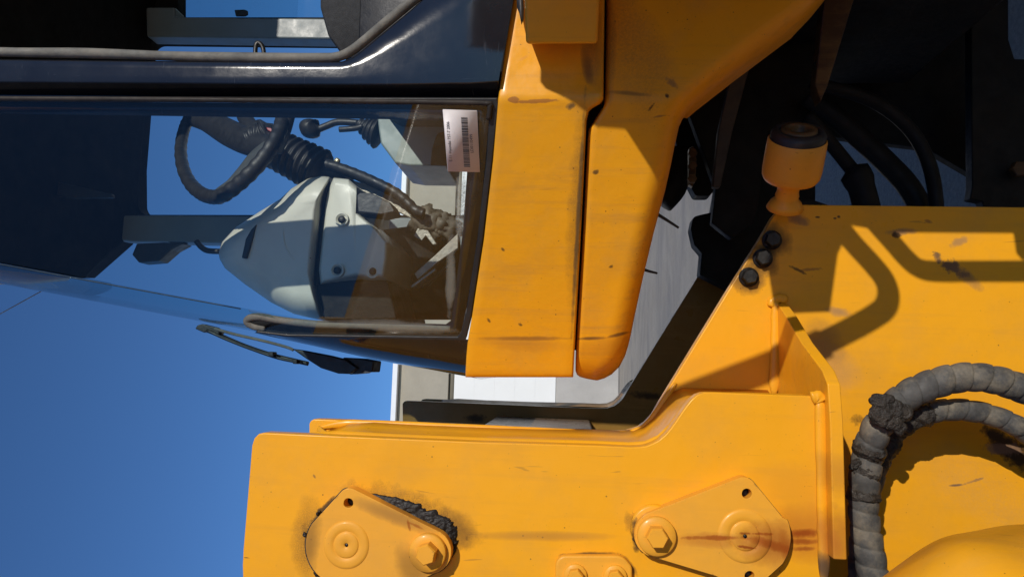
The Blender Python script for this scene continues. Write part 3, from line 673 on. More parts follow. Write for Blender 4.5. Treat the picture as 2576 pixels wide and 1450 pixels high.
# ---- front fender swelling up at the lower corner
def fender():
    prof = [(2190, 1470), (2217, 1450), (2265, 1417), (2325, 1377), (2377, 1353), (2420, 1341), (2465, 1330), (2520, 1318), (2575, 1314), (2700, 1316)]
    ridge = [(2230, 1490), (2262, 1460), (2300, 1420), (2345, 1384), (2385, 1358), (2440, 1352), (2500, 1358), (2560, 1370), (2640, 1385), (2760, 1410)]
    bm = bmesh.new(); rows = []
    ys = [0.90, 0.80, 0.74]
    for (x, y), (x2, y2) in zip(prof, ridge):
        a = P(x, y, 0.86); r = P(x2, y2, 0.72); row = [a + Vector((-.03, .10, -.16)), a + Vector((-.004, .02, -.012)), a]
        mid = a.lerp(r, .55) + Vector((.004, 0, .006)); row += [mid, r]
        d = Vector((-.012, -.05, -.012)); row += [r + d * .6, r + Vector((-.06, -.10, -.05)), r + Vector((-.16, -.16, -.12)), r + Vector((-.30, -.2, -.25))]
        rows.append([bm.verts.new(q) for q in row])
    for A, B in zip(rows, rows[1:]):
        for k in range(len(A) - 1): bm.faces.new((A[k], A[k + 1], B[k + 1], B[k]))
    o = link("front_fender", tomesh(bm, "front_fender"), M_fender, LD)
    s = o.modifiers.new("sub", 'SUBSURF'); s.levels = 2; s.render_levels = 2
    s = o.modifiers.new("solid", 'SOLIDIFY'); s.thickness = 0.006; s.offset = -1
fender()

# ------------------------------------------------------------------ cab
YD = 1.0                                              # door side of the cab
TH = math.radians(26)
pc = P(1250, 246, YD)
QP = Plane(pc, Vector((-math.sin(TH), -math.cos(TH), 0)))   # slanted front quarter of the cab
DP = PY(YD)
def cabpt(q, r, lift=0.0, soft=26):
    a, b = DP.at(q, r), QP.at(q, r)
    t = min(1, max(0, (r - (246 - soft)) / (2 * soft))); t = t * t * (3 - 2 * t)
    n = DP.n.lerp(QP.n, t).normalized()
    return a.lerp(b, t) + n * lift, n
LE = [(-160, 1312), (0, 1288), (120, 1268), (246, 1251), (400, 1238), (600, 1215), (800, 1184), (870, 1172), (948, 1168)]
RE = [(-160, 1524), (0, 1521), (225, 1518), (246, 1517), (258, 1506), (270, 1482), (300, 1475), (600, 1460), (900, 1444), (960, 1441)]
def shell(name, LEt, REt, rows, mat, par, rnd=0.012, rw=7, depth=0.05, endrow=None, lift=0.0, right_round=None, nk=14, bulge=None, label=None):
    """pressed sheet between two edge curves: edges rolled to the rear"""
    bm = bmesh.new(); grid = []
    rr = right_round or (rnd, rw)
    for r in rows:
        l, e = interp(LEt, r), interp(REt, r); row = []
        wdt = e - l; rw_ = min(rw, wdt * .3); rr_ = min(rr[1], wdt * .6)
        us = []
        n1 = 4
        for k in range(n1 + 1): us.append(('L', k / n1))
        for k in range(1, nk): us.append(('M', k / nk))
        n2 = 4 if right_round is None else 9
        for k in range(n2 + 1): us.append(('R', k / n2))
        row_pts = []
        er = 0.0
        if endrow is not None:
            q0, q1, dep = endrow
            if r > q0: s = min(1, (r - q0) / (q1 - q0)); er = dep * (1 - math.sqrt(max(0, 1 - s * s)))
        pts = []
        for kind, u in us:
            if kind == 'L':
                a = math.pi / 2 * u; x = l + rw_ * (1 - math.cos(a)); d = rnd * (1 - math.sin(a))
            elif kind == 'M':
                x = l + rw_ + (wdt - rw_ - rr_) * u; d = 0
            else:
                a = math.pi / 2 * u; x = e - rr_ + rr_ * math.sin(a); d = rr[0] * (1 - math.cos(a)) * min(1, rr_ / rr[1])
            bl = bulge(x, r) if bulge else 0.0
            p, n = cabpt(x, r, lift + bl)
            pts.append(p + Vector((0, d + er, 0)))
        first, n0 = cabpt(l, r); last, n1_ = cabpt(e, r)
        pts.insert(0, pts[0] - n0 * depth); pts.append(pts[-1] - n1_ * depth)
        grid.append([bm.verts.new(p) for p in pts])
    for A, B in zip(grid, grid[1:]):
        for k in range(len(A) - 1): bm.faces.new((A[k], A[k + 1], B[k + 1], B[k]))
    # close the lower end to the rear
    endv = [bm.verts.new(v.co + Vector((0.01, depth, 0))) for v in grid[-1]]
    for k in range(len(endv) - 1): bm.faces.new((grid[-1][k], grid[-1][k + 1], endv[k + 1], endv[k]))
    return link(name, tomesh(bm, name), mat, par, label)
rows = [-160, -60, 0, 60, 120, 170, 205, 225, 236, 246, 256, 266, 275, 285, 300, 340, 400, 500, 600, 700, 800, 860, 900, 925, 938, 944, 947, 948]
cl = shell("lower_cab_panel", LE, RE, rows, M_cab, LD, 0.010, 6, 0.05, (936, 948.2, 0.006),
           bulge=lambda x, r: 0.010 * math.exp(-((x - 1508) / 26) ** 2 - ((r - 243) / 20) ** 2) - 0.006 * math.exp(-((x - 1478) / 10) ** 2 - ((r - 170) / 60) ** 2))
LU = [(-160, 1528), (0, 1528), (240, 1524), (262, 1520), (300, 1497), (322, 1482), (345, 1479), (600, 1466), (900, 1448), (945, 1447), (955, 1455), (962, 1480), (965, 1500)]
RU = [(-160, 2190), (-60, 2110), (0, 2053), (120, 1893), (204, 1785), (225, 1762), (248, 1745), (268, 1734), (288, 1725), (340, 1713), (440, 1693), (512, 1673), (579, 1655), (700, 1626), (800, 1604), (860, 1592), (900, 1580), (930, 1565), (950, 1545), (960, 1525), (965, 1506)]
rows2 = [-160, -60, 0, 40, 80, 120, 160, 204, 225, 248, 268, 288, 305, 322, 345, 400, 460, 520, 579, 640, 700, 760, 800, 840, 870, 900, 918, 930, 940, 950, 956, 960, 963, 965]
up_ = shell("belly_panel", LU, RU, rows2, M_under, LD, 0.016, 12, 0.05, (880, 966, 0.05), lift=-0.012, right_round=(0.06, 62))
# dark filler in the seams
prism("seam_liner", [(1400, 262), (1570, 262), (1520, 880), (1380, 880)], Plane(QP.p - QP.n * 0.05, QP.n), 0.01, M_dark, LD, bev=0)
prism("seam_liner", [(1480, -150), (1600, -150), (1590, 262), (1470, 262)], 1.052, 0.01, M_dark, LD, bev=0)
# wedge step box hanging on the sill
bxl = [P(1317, -70, .905), P(1322, 112, .943), P(1503, 111, .945), P(1511, -70, .91)]
bxr = [P(1326, -70, 1.0), P(1330, 100, 1.0), P(1500, 99, 1.0), P(1508, -70, 1.0)]
bm = bmesh.new()
fr_ = [bm.verts.new(p) for p in bxl]; bk_ = [bm.verts.new(p) for p in bxr]
bm.faces.new(fr_); bm.faces.new(bk_[::-1])
for k in range(4): bm.faces.new((fr_[k], fr_[(k + 1) % 4], bk_[(k + 1) % 4], bk_[k]))
sb = link("hinge_box", tomesh(bm, "hinge_box"), M_yel, LD); bevel(sb, 0.005, 3)
prism("torn_rubber_flap", [(1297, -60), (1312, -60), (1317, 20), (1316, 48), (1311, 60), (1305, 30), (1300, 18)], 0.985, 0.004, M_blackm, LD, bev=0)

# black corner post and sill of the door opening
def strip_mesh(name, loops, mat, par, close_depth=0.05):
    bm = bmesh.new(); g = [[bm.verts.new(p) for p in lp] for lp in loops]
    for A, B in zip(g, g[1:]):
        for k in range(len(A) - 1): bm.faces.new((A[k], A[k + 1], B[k + 1], B[k]))
    return link(name, tomesh(bm, name), mat, par)
top = [(-400, 139), (0, 149), (430, 154), (700, 155), (860, 155), (885, 146), (905, 132), (960, 86), (1030, 28), (1075, -12), (1160, -80), (1230, -110), (1310, -120)]
mid = [(-400, 198), (0, 206), (430, 209), (700, 211), (860, 212), (900, 212), (940, 212), (1010, 212), (1080, 211), (1130, 210), (1180, 210), (1215, 208), (1254, 205)]
low = [(-400, 236), (0, 243), (430, 245), (700, 246), (860, 246), (900, 247), (940, 247), (1010, 247), (1080, 247), (1130, 247), (1180, 247), (1215, 247), (1250, 247)]
lp = []
for dy, Y in ((0, 1.06), (0, .994), (1.0, .9905), (2.5, .9885), (4.5, .9875)): lp.append([P(x, y + dy, Y) for x, y in top])
for f_ in (.33, .66): lp.append([P(*(Vector(a).lerp(Vector(b), f_)), .9872) for a, b in zip(top, mid)])
for dy, Y in ((-3, .9870), (-0.8, .9873), (1.0, .9885), (3.5, .992)): lp.append([P(x, y + dy, Y) for x, y in mid])
lp.append([P(x, y - 4, 1.016) for x, y in low]); lp.append([P(x, y, 1.022) for x, y in low]); lp.append([P(x, y + 4, 1.07) for x, y in low])
post = strip_mesh("front_door_post", lp, M_black, LD)
seal_d = [(-300, 118), (0, 131), (200, 134), (330, 138), (450, 142), (640, 146), (800, 146), (850, 143), (885, 127), (920, 100), (970, 58), (1030, 8), (1090, -42)]
sweep("door_seal", [P(x, y, .992) for x, y in seal_d], lambda t, L: 0.0075 * (1 + 0.06 * math.sin(L * 23)), M_rubber, LD, 10, 6)
sweep("latch_striker", [P(642, 140, 1.0), P(643, 118, 1.0), P(648, 108, 1.0), P(656, 112, 1.0), P(662, 124, 1.0), P(664, 140, 1.0)], 0.0035, M_bolt, LD, 8, 4)

# quarter window: frame, rubber, pane
WF_o = [(-300, 243), (1250, 247), (1253, 262), (1238, 400), (1214, 600), (1184, 800), (1170, 858), (720, 849), (640, 838), (645, 833), (720, 842), (1150, 848), (1158, 838), (1172, 780), (1200, 600), (1222, 400), (1231, 270), (1224, 262), (-300, 255)]
prism("window_rubber", WF_o, QP, 0.02, M_blackm, LD, bev=0.002, lift=-0.002)
sweep("window_bead", [QP.at(x, y) + QP.n * .001 for x, y in ((-300, 246), (0, 248), (400, 250), (800, 254), (1100, 257), (1225, 260), (1232, 268), (1229, 300))], 0.004, M_seal, LD, 8, 4)
frit = [(-300, 256), (1222, 264), (1229, 272), (1221, 400), (1199, 600), (1171, 780), (1158, 836), (1150, 845), (720, 838), (640, 826), (615, 815), (612, 806), (622, 798), (645, 795), (720, 812), (1118, 822), (1132, 812), (1160, 600), (1172, 440), (1182, 305), (-300, 283)]
prism("frit_band", frit, QP, 0.004, M_black, LD, bev=0, lift=-0.009)
pane = [(-300, 252), (1226, 259), (1232, 268), (1216, 450), (1200, 600), (1170, 790), (1158, 842), (1150, 849), (720, 843), (645, 832), (750, 804), (600, 772), (210, 700), (0, 661), (-300, 606)]
def sheet(name, pts, pl, lift, mat, par, label=None):
    bm = bmesh.new(); bm.faces.new([bm.verts.new(pl.at(x, y) + pl.n * lift) for x, y in pts])
    return link(name, tomesh(bm, name, False), mat, par, label)
sheet("quarter_window", pane, QP, -0.004, M_glass, LD, "tinted quarter window with dirty lower edge")
# barcode label on the pane
lab = prism("barcode_label", [(1113, 275, 2), (1200, 278, 2), (1207, 433, 2), (1126, 431, 2)], QP, 0.0006, M_paper, LD, bev=0, lift=0.0005)
def lab_pt(u, v):     # u along the text (0 = left end), v down from its top edge
    a, b, c, d = QP.at(1126, 431), QP.at(1113, 275), QP.at(1200, 278), QP.at(1207, 433)
    return (a.lerp(b, u)).lerp(d.lerp(c, u), v) + QP.n * 0.0009
def text(body, u0, u1, v):
    cu = bpy.data.curves.new("lettering", 'FONT'); cu.body = body; cu.size = 1; cu.resolution_u = 3
    to = bpy.data.objects.new("lettering", cu); COL.objects.link(to); bpy.context.view_layer.update()
    me = bpy.data.meshes.new_from_object(to.evaluated_get(bpy.context.evaluated_depsgraph_get()))
    bpy.data.objects.remove(to); bpy.data.curves.remove(cu)
    xs = [v_.co.x for v_ in me.vertices]; w_ = max(xs) - min(xs); x0 = min(xs)
    O, U = lab_pt(u0, v), lab_pt(u1, v); ax = (U - O); s = ax.length / w_; ax.normalize()
    ay = (lab_pt(u0, v - .1) - lab_pt(u0, v)).normalized(); ay = (ay - ax * ay.dot(ax)).normalized()
    for v_ in me.vertices: v_.co = O + ax * (v_.co.x - x0) * s + ay * v_.co.y * s * 1.08
    return link("lettering", me, M_ink, lab)
text("E-11 Hyundai 757-7 2006", 0.17, 0.81, 0.165)
text("LD0110499", 0.32, 0.62, 0.83)
bm = bmesh.new(); u = 0.085; rb = random.Random(11)
while u < 0.885:
    wd = rb.choice((.005, .005, .009, .014)); u2 = min(.885, u + wd)
    bm.faces.new([bm.verts.new(p) for p in (lab_pt(u, .52), lab_pt(u2, .52), lab_pt(u2, .71), lab_pt(u, .71))])
    u = u2 + rb.choice((.004, .005, .008, .011))
link("barcode", tomesh(bm, "barcode", False), M_ink, lab)

# front: windscreen wrapping round from the quarter window to the far one
YC = 1.56
def jn(q):           # near joint line, on the quarter plane
    return QP.at(q, interp([(-1400, 398), (-300, 606), (0, 661), (210, 700), (600, 772), (750, 804), (1160, 880)], q))
bm = bmesh.new(); rows_ = []
for q in range(-1000, 681, 60):
    n_ = jn(q); z = n_.z; f_ = Vector((n_.x, 2 * YC - n_.y, z)); row = []
    for k in range(21):
        t = k / 20; bul = 0.045 * (1 - abs(2 * t - 1) ** 3.2)
        row.append(bm.verts.new((n_.x - bul, n_.y + (f_.y - n_.y) * t, z)))
    rows_.append(row)
for A, B in zip(rows_, rows_[1:]):
    for k in range(20): bm.faces.new((A[k], A[k + 1], B[k + 1], B[k]))
link("windscreen", tomesh(bm, "windscreen"), M_wind, LD)
# black front cowl below the windscreen
cow_t = [(640, 834), (720, 847), (900, 850), (1060, 852), (1158, 853), (1190, 855)]
cow_b = [(641, 838), (720, 856), (870, 890), (945, 906), (1060, 926), (1188, 950)]
def cowpt(x, y, back):
    p = QP.at(x, y); return p
l0 = [QP.at(x, y) - QP.n * .002 for x, y in cow_t]
l1_ = [QP.at(*(Vector(a).lerp(Vector(b), .62))) - QP.n * .008 for a, b in zip(cow_t, cow_b)]
l2_ = []
for (a, b) in zip(cow_t, cow_b):
    y_ = QP.at(*b).y + 0.045; l2_.append(P(b[0], b[1] - 3, y_))
l3_ = [p + Vector((-.006, .12, 0)) for p in l2_]; l4_ = [Vector((p.x, 2 * YC - p.y, p.z)) for p in l3_]
strip_mesh("front_cowl", [l0, l1_, [a.lerp(b, .7) + Vector((-.002, -.003, 0)) for a, b in zip(l1_, l2_)], l2_, l3_, l4_], M_black, LD)
sweep("windscreen_seal", [QP.at(x, y) - QP.n * .012 for x, y in ((1130, 832), (1000, 828), (800, 822), (700, 812), (645, 803), (620, 806), (614, 816), (630, 826), (660, 833))], 0.0065, M_rubber, LD, 8, 5)
sweep("windscreen_trim", [jn(q) + Vector((-0.002, 0.008, 0)) for q in range(-600, 660, 120)], 0.0012, M_blackm, LD, 6, 2)

# roof, headliner and far side of the cab
ZR = P(345, 420, 2.08).z
def atZ(q, r, Z): d = ray(q, r); return CAM + d * ((Z - CAM.z) / d.z)
ca1, ca2, ca3 = atZ(215, 700, ZR), atZ(262, 650, ZR), atZ(312, 607, ZR)
xr_ = atZ(40, 722, ZR + .05).x
hl = [Vector((ca1.x + .01, 1.06, ZR)), Vector((ca1.x - .012, 1.3, ZR)), Vector((ca1.x - .012, 1.6, ZR)), ca1, ca2, ca3, Vector((ca3.x + .03, 2.098, ZR)), Vector((1.9, 2.10, ZR)), Vector((1.9, 1.03, ZR))]
prism_w("headliner", hl, Vector((0, 0, 0.05)), M_liner, LD, bev=0.004)
zr2 = ZR + 0.055
prism_w("cab_roof", [Vector((xr_ + .06, 1.0, zr2)), Vector((xr_, 1.25, zr2)), Vector((xr_, 1.62, zr2)), Vector((xr_ + .012, 1.76, zr2)), ca1 + Vector((-.006, .02, .055)), ca2 + Vector((-.012, .012, .055)), ca3 + Vector((-.016, .01, .055)), Vector((ca3.x + .03, 2.15, zr2)), Vector((2.0, 2.15, zr2)), Vector((2.0, 1.0, zr2))], Vector((0, 0, 0.12)), M_yel, LD, bev=0.02, seg=4)
sweep('whip_antenna', [P(112, 727, 1.74), P(100, 734, 1.74), P(0, 789, 1.72), P(-140, 866, 1.70)], 0.0013, M_wire, LD, 8, 3)
YF = 2.10
def farp(name, pts, mat, th=0.05, Y=YF, **kw): return prism(name, pts, Y, th, mat, LD, bev=kw.pop('bev', 0.006), **kw)
# far wall as one ring round the far door window
farp("far_side_wall", [(-320, -700), (-320, 700), (212, 694), (310, 608), (330, 545), (347, 540), (1190, 552), (1190, 760), (1500, 800), (1500, -700)], M_liner,
     holes=[rounded([(347, 541.5, 30), (346, 420), (372, 100, 26), (1175, 108, 20), (1178, 541, 18)]), rounded([(447, 44, 20), (447, -420, 20), (900, -420, 20), (900, 44, 20)])])
farp("far_rear_post", [(366, 18), (368, 92), (815, 98), (1170, 100), (1170, 50), (806, 46), (440, 42), (440, 18)], M_pillar, 0.06, YF - 0.062)
farp("far_front_post", [(258, 556), (262, 541), (345, 541), (700, 543), (1185, 548), (1185, 620), (560, 611), (330, 607), (290, 602)], M_pillar, 0.06, YF - 0.062)
sheet("far_door_window", [(340, 96), (1180, 100), (1180, 545), (340, 545)], PY(YF + 0.03), 0, M_farglass, LD) if False else None
sheet("far_rear_window", [(440, 48), (440, -430), (910, -430), (910, 48)], PY(YF + 0.03), 0, M_farglass, LD)
farp("window_latch", [(589, 25), (592, 40), (614, 40), (622, 36), (622, 27), (614, 24)], M_blackm, 0.008, YF - 0.072, bev=0.002)
# dark wall parts at the rear and floor
box("rear_wall", (1.85, 1.05, 1.2), (1.92, 2.1, ZR), M_liner, LD)
box("cab_floor", (0.22, 1.14, 1.60), (1.9, 2.1, 1.68), M_dark, LD)
# upper console on the headliner, sun visor
farp("overhead_console", [(0, 300), (0, 470, 12), (60, 480, 12), (95, 460, 10), (118, 300)], M_blackm, 0.2, 1.7, bev=0.01)
farp("sun_visor", [(98, 462), (120, 452), (282, 488, 4), (283, 497, 3), (180, 498), (130, 489)], M_blackm, 0.012, 1.75, bev=0.002)
farp("rear_mirror", [(331, 640, 4), (343, 612, 4), (410, 609, 6), (462, 611), (430, 628, 6), (398, 656, 8), (348, 660, 5)], M_blackm, 0.05, 1.85, bev=0.006)
farp("mirror_arm", [(420, 607), (465, 608), (459, 615), (440, 615)], M_blackm, 0.02, 1.86, bev=0.002)
sweep("cable_loop", [P(x, y, 1.9) for x, y in ((494, 606), (505, 620), (522, 630), (552, 632))], 0.008, M_blackm, LD, 8, 4)

# seat
SE = thing if False else None
pillow("seat_cushion", [(805, -220), (806, 20, 30), (826, 92, 40), (862, 140, 40), (900, 160), (1200, 160), (1200, -220)], 1.45, 0.5, 0.07, 0.10, M_fabric, LD)
pillow("seat_bolster", [(905, -220), (905, 20, 20), (900, 150), (1150, 150), (1150, -220)], 1.33, 0.12, 0.03, 0.06, M_blackm, LD)

# ---- steering console
def z2(pts): return [(386.25 + .51065 * p[0], 225.3 + .51065 * p[1], *[v * .51065 for v in p[2:]]) for p in pts]
CA = z2([(318, 800, 30), (335, 750, 20), (400, 680, 30), (520, 600, 20), (620, 540, 40), (680, 485, 20), (760, 437, 30), (830, 423, 30), (874, 430, 8), (850, 480, 20), (836, 540), (826, 640), (813, 760), (800, 890), (797, 960), (812, 1050, 30), (830, 1128, 10), (760, 1122, 20), (690, 1105), (580, 1050), (450, 960), (350, 880), (324, 835, 20)])
CB = z2([(886, 432, 8), (960, 440, 10), (1005, 480, 20), (1000, 600, 10), (1105, 690, 20), (1160, 755, 20), (1158, 835), (1143, 930, 8), (1060, 932), (1000, 922), (900, 945, 20), (820, 962, 8), (812, 890), (826, 760), (838, 650), (848, 545), (864, 480)])
ca = pillow("steering_console", CA, 1.40, 0.30, 0.085, 0.32, M_console, LD, center=z2([(660, 740)])[0][:2], seg=9, tilt=(-0.00012, 0.00004), label="pale grey steering console cowl")
cb = pillow("console_cover", CB, 1.405, 0.26, 0.03, 0.12, M_console, LD, center=z2([(950, 720)])[0][:2], seg=6, tilt=(-0.00010, 0.0))
prism("console_gap", z2([(868, 436), (890, 436), (850, 640), (818, 965), (790, 965), (820, 640)]), 1.43, 0.2, M_blackm, LD, bev=0)
prism("console_recess", z2([(1000, 520, 10), (1015, 506, 8), (1070, 508, 8), (1165, 555, 12), (1190, 600, 8), (1120, 615), (1005, 602, 6)]), 1.395, 0.06, M_blackm, LD, bev=0.004)
prism("console_base", z2([(800, 968), (822, 955), (900, 940), (1060, 938), (1150, 935), (1200, 1130), (840, 1135)]), 1.43, 0.3, M_dark, LD, bev=0.004)
kc = pxm(1.38)
scm = lathe_me("screw", [(10 * kc, 0), (10 * kc, .002), (8 * kc, .004), (0, .0045)], 18)
for i, (x, y) in enumerate(((783, 602), (758, 828))):
    q_, r_ = 386.25 + .51065 * x, 225.3 + .51065 * y
    place("screw", scm, P(q_, r_, 1.402), (0, -1, 0), M_bolt, ca)
rec = lathe_me("screw_well", [(19 * kc, 0.0), (18 * kc, .0035), (15 * kc, .003), (12 * kc, -.004), (0, -.004)], 26)
for x, y in ((927, 640), (905, 890), (1080, 895)):
    q_, r_ = 386.25 + .51065 * x, 225.3 + .51065 * y
    wl = place("screw_well", rec, P(q_, r_, 1.402), (0, -1, 0), M_console, cb)
    place("screw", scm, P(q_, r_, 1.399), (0, -1, 0), M_bolt, cb)
rg_ = [(386.25 + .51065 * (805 + 165 * math.cos(math.radians(a))), 225.3 + .51065 * (715 + 165 * math.sin(math.radians(a)))) for a in range(110, 262, 10)]
sweep("access_ring", [P(x, y, 1.4015) for x, y in rg_], 0.0022, M_console, ca, 6, 3)
# small dark indicator stubs on the cowl
prism("indicator_tab", z2([(432, 828), (445, 770), (452, 735), (478, 690), (505, 662), (490, 720), (468, 790), (452, 830)]), 1.405, 0.05, M_blackm, LD, bev=0.002)

# ---- steering column and wheel
YW = 1.52
col_path = [P(386.25 + .51065 * x, 225.3 + .51065 * y, YW + d) for x, y, d in ((500, 205, 0), (560, 240, 0), (640, 290, 0), (860, 420, .01), (1000, 520, .02))]
sweep("steering_column", col_path, lambda t, L: 0.024 if t > .2 else 0.03, M_blackm, LD, 14, 4)
bel = [P(386.25 + .51065 * x, 225.3 + .51065 * y, YW - .002) for x, y in ((618, 300), (660, 322), (720, 352), (780, 382), (830, 408))]
def brad(t, L): return (0.043 + 0.006 * t) * (1 + 0.22 * (abs(((L / 0.0175) % 1) * 2 - 1) - .5))
sweep("column_boot", bel, brad, M_blackm, LD, 20, 14)
sweep("turn_stalk_boot", [P(386.25 + .51065 * x, 225.3 + .51065 * y, YW - .04) for x, y in ((462, 250), (500, 232), (540, 225), (560, 215))], lambda t, L: (0.018 + .014 * t) * (1 + .10 * math.sin(L * 520)), M_blackm, LD, 14, 8)
blob("column_head", [(P(386.25 + .51065 * x, 225.3 + .51065 * y, YW), r) for x, y, r in ((515, 235, .034), (545, 255, .044), (590, 285, .044), (480, 240, .028), (560, 320, .03))], M_blackm, LD, 0.08, 30, 3)
prism("hazard_switch", z2([(552, 185), (575, 188), (600, 205), (590, 216), (560, 200)]), YW - .04, 0.02, M_red, LD, bev=0.002)
for x, y in ((532, 341), (906, 353)):
    place("brass_screw", lathe_me("brass_screw", [(.007, 0), (.007, .004), (.004, .007), (0, .007)], 10), P(386.25 + .51065 * x, 225.3 + .51065 * y, YW - .045), (0, -1, .2), M_brass, LD)
sw = [(165, 130), (130, 215), (118, 310), (132, 400), (170, 478), (228, 530), (290, 548), (345, 535), (420, 480), (500, 405), (570, 320), (620, 235), (650, 150), (650, 60), (600, -20), (500, -70), (380, -60), (260, 0)]
nrm = Vector((0.45, -0.72, 0.55)).normalized()
WP = Plane(P(386.25 + .51065 * 390, 225.3 + .51065 * 230, YW), nrm)
wpt = [WP.at(386.25 + .51065 * (x + (380 - x) * .06), 225.3 + .51065 * (y + (240 - y) * .06)) for x, y in sw]
wheel = sweep("steering_wheel", wpt, lambda t, L: 0.0150 * (1 + .06 * math.sin(L * 260)), M_blackm, LD, 14, 8, closed=True)
def spoke(pts, r, m, nm="spoke"): return sweep(nm, [WP.at(386.25 + .51065 * x, 225.3 + .51065 * y) + nrm * d for x, y, d in pts], r, m, wheel, 10, 5, flat=.6)
M_spoke = plain("dark_grey_soft_plastic", (0.055, 0.06, 0.06), 0.55, 0, .15, 20, .1, 200)
spoke([(322, 522, 0), (385, 480, 0), (440, 385, -.01), (480, 300, -.02), (520, 240, -.03)], lambda t, L: .016 + .008 * t, M_spoke)
spoke([(185, 140, 0), (260, 150, -.005), (360, 200, -.015), (450, 235, -.02), (520, 245, -.03)], lambda t, L: .022 + .012 * math.sin(3.1 * t), M_blackm)
spoke([(400, -40, 0), (430, 120, -.01), (520, 230, -.03)], .018, M_blackm)
spoke([(650, 130, 0), (610, 190, -.01), (540, 240, -.03)], .020, M_blackm)
# loom down the column
for dy, r in ((0, .011), (14, .008), (-12, .006)):
    sweep("wiring_loom", [P(386.25 + .51065 * x, 225.3 + .51065 * (y + dy), YW - .05 + .01 * (dy > 0)) for x, y in ((845, 365), (900, 380), (985, 410), (1080, 450), (1180, 500), (1240, 545), (1285, 590), (1330, 610))], lambda t, L, r=r: r * (1 + .08 * math.sin(L * 300)), M_blackm, LD, 8, 6)
prism("column_plate", z2([(980, 445), (1060, 470), (1180, 530), (1290, 600), (1320, 640), (1280, 640), (1200, 600), (1100, 540), (1010, 490)]), YW - .02, 0.01, M_metal, LD, bev=.002)
# pedal gear and foot-well clutter
prism("pedal_arm", z2([(1282, 905), (1390, 810), (1500, 705), (1500, 780), (1400, 850), (1300, 935)]), 1.5, 0.012, M_metal, LD, bev=.002)
prism("pedal_arm", z2([(1262, 968), (1385, 878), (1390, 890), (1275, 975)]), 1.48, 0.01, M_metal, LD, bev=.002)
prism("pedal_arm", z2([(1302, 985), (1370, 920), (1480, 830), (1480, 850), (1310, 993)]), 1.52, 0.012, M_dark, LD, bev=.002)
prism("linkage_plate", z2([(1300, 680), (1350, 690), (1395, 760), (1375, 765), (1340, 720), (1320, 745), (1280, 720)]), 1.5, 0.01, M_metal, LD, bev=.002)
blob("foot_well_fittings", [(P(386.25 + .51065 * x, 225.3 + .51065 * y, 1.52), r) for x, y, r in ((1340, 640, .03), (1380, 650, .03), (1420, 665, .028), (1460, 680, .025), (1300, 660, .02), (1400, 700, .02))], M_fit, LD, 0.45, 90, 3)
prism("foot_well_wall", z2([(1060, 700), (1500, 640), (1520, 1130), (1050, 1130)]), 1.62, 0.02, M_dark, LD, bev=0)
# right-hand lever console
rc = prism("lever_console", z2([(1100, 130), (1108, 200, 20), (1118, 265, 20), (1190, 362, 14), (1260, 374, 10), (1440, 376), (1460, 130)]), 1.86, 0.22, M_teal, LD, bev=.012, seg=4)
prism("lever_console_side", z2([(1370, 290, 30), (1362, 370), (1450, 374), (1450, 200), (1395, 215, 30)]), 1.855, 0.01, M_dark, LD, bev=.003)
sweep("lever_boot", [P(386.25 + .51065 * x, 225.3 + .51065 * y, 1.9) for x, y in ((1010, 165), (1040, 185), (1070, 200), (1110, 215))], lambda t, L: (.014 + .03 * t) * (1 + .12 * math.sin(L * 420)), M_blackm, LD, 14, 8)
sweep("gear_lever", [P(386.25 + .51065 * x, 225.3 + .51065 * y, 1.9) for x, y in ((765, 155), (770, 185), (800, 198), (850, 180), (910, 160), (1010, 165))], lambda t, L: (.019 + .012 * math.sin(min(3.14, t * 7))) if t < .45 else .010, M_blackm, LD, 12, 6)
sweep("trim_switch", [P(386.25 + .51065 * x, 225.3 + .51065 * y, 1.88) for x, y in ((915, 197), (950, 195), (1000, 190), (1030, 180))], .008, M_blackm, LD, 10, 4)

# ---- wiper on the windscreen
YWp = 1.42
wp = sweep("wiper", [P(x, y, YWp) for x, y in ((512, 826), (560, 846), (615, 869), (680, 891), (740, 906), (775, 914))], .0045, M_blackm, LD, 8, 4)
sweep("washer_tube", [P(x, y, YWp - .02) for x, y in ((540, 826), (590, 840), (660, 856), (720, 872), (738, 880))], .003, M_rubber, wp, 8, 4)
sweep("wiper_link", [P(x, y, YWp - .015) for x, y in ((520, 830), (570, 853), (640, 880), (700, 900), (760, 912))], .003, M_blackm, wp, 8, 4)
prism("wiper_arm", [(733, 876), (760, 880), (828, 893), (868, 903), (900, 925), (880, 940), (850, 939), (806, 925), (770, 902)], YWp - .02, .02, M_blackm, wp, bev=.003)
prism("wiper_motor_cap", [(862, 898), (905, 900), (940, 907), (936, 936), (915, 932), (912, 938), (880, 941), (858, 930)], YWp - .01, .06, M_blackm, wp, bev=.004)
prism("wiper_head", [(490, 826), (496, 817), (508, 814), (540, 822), (556, 834), (548, 842), (536, 838), (520, 832), (512, 836)], YWp - .01, .02, M_blackm, wp, bev=.002)
for x, y in ((681, 889), (741, 908)):
    prism("hose_clip", [(x - 6, y - 6), (x + 6, y - 5), (x + 6, y + 7), (x - 6, y + 6)], YWp - .028, .02, M_blackm, wp, bev=.002)

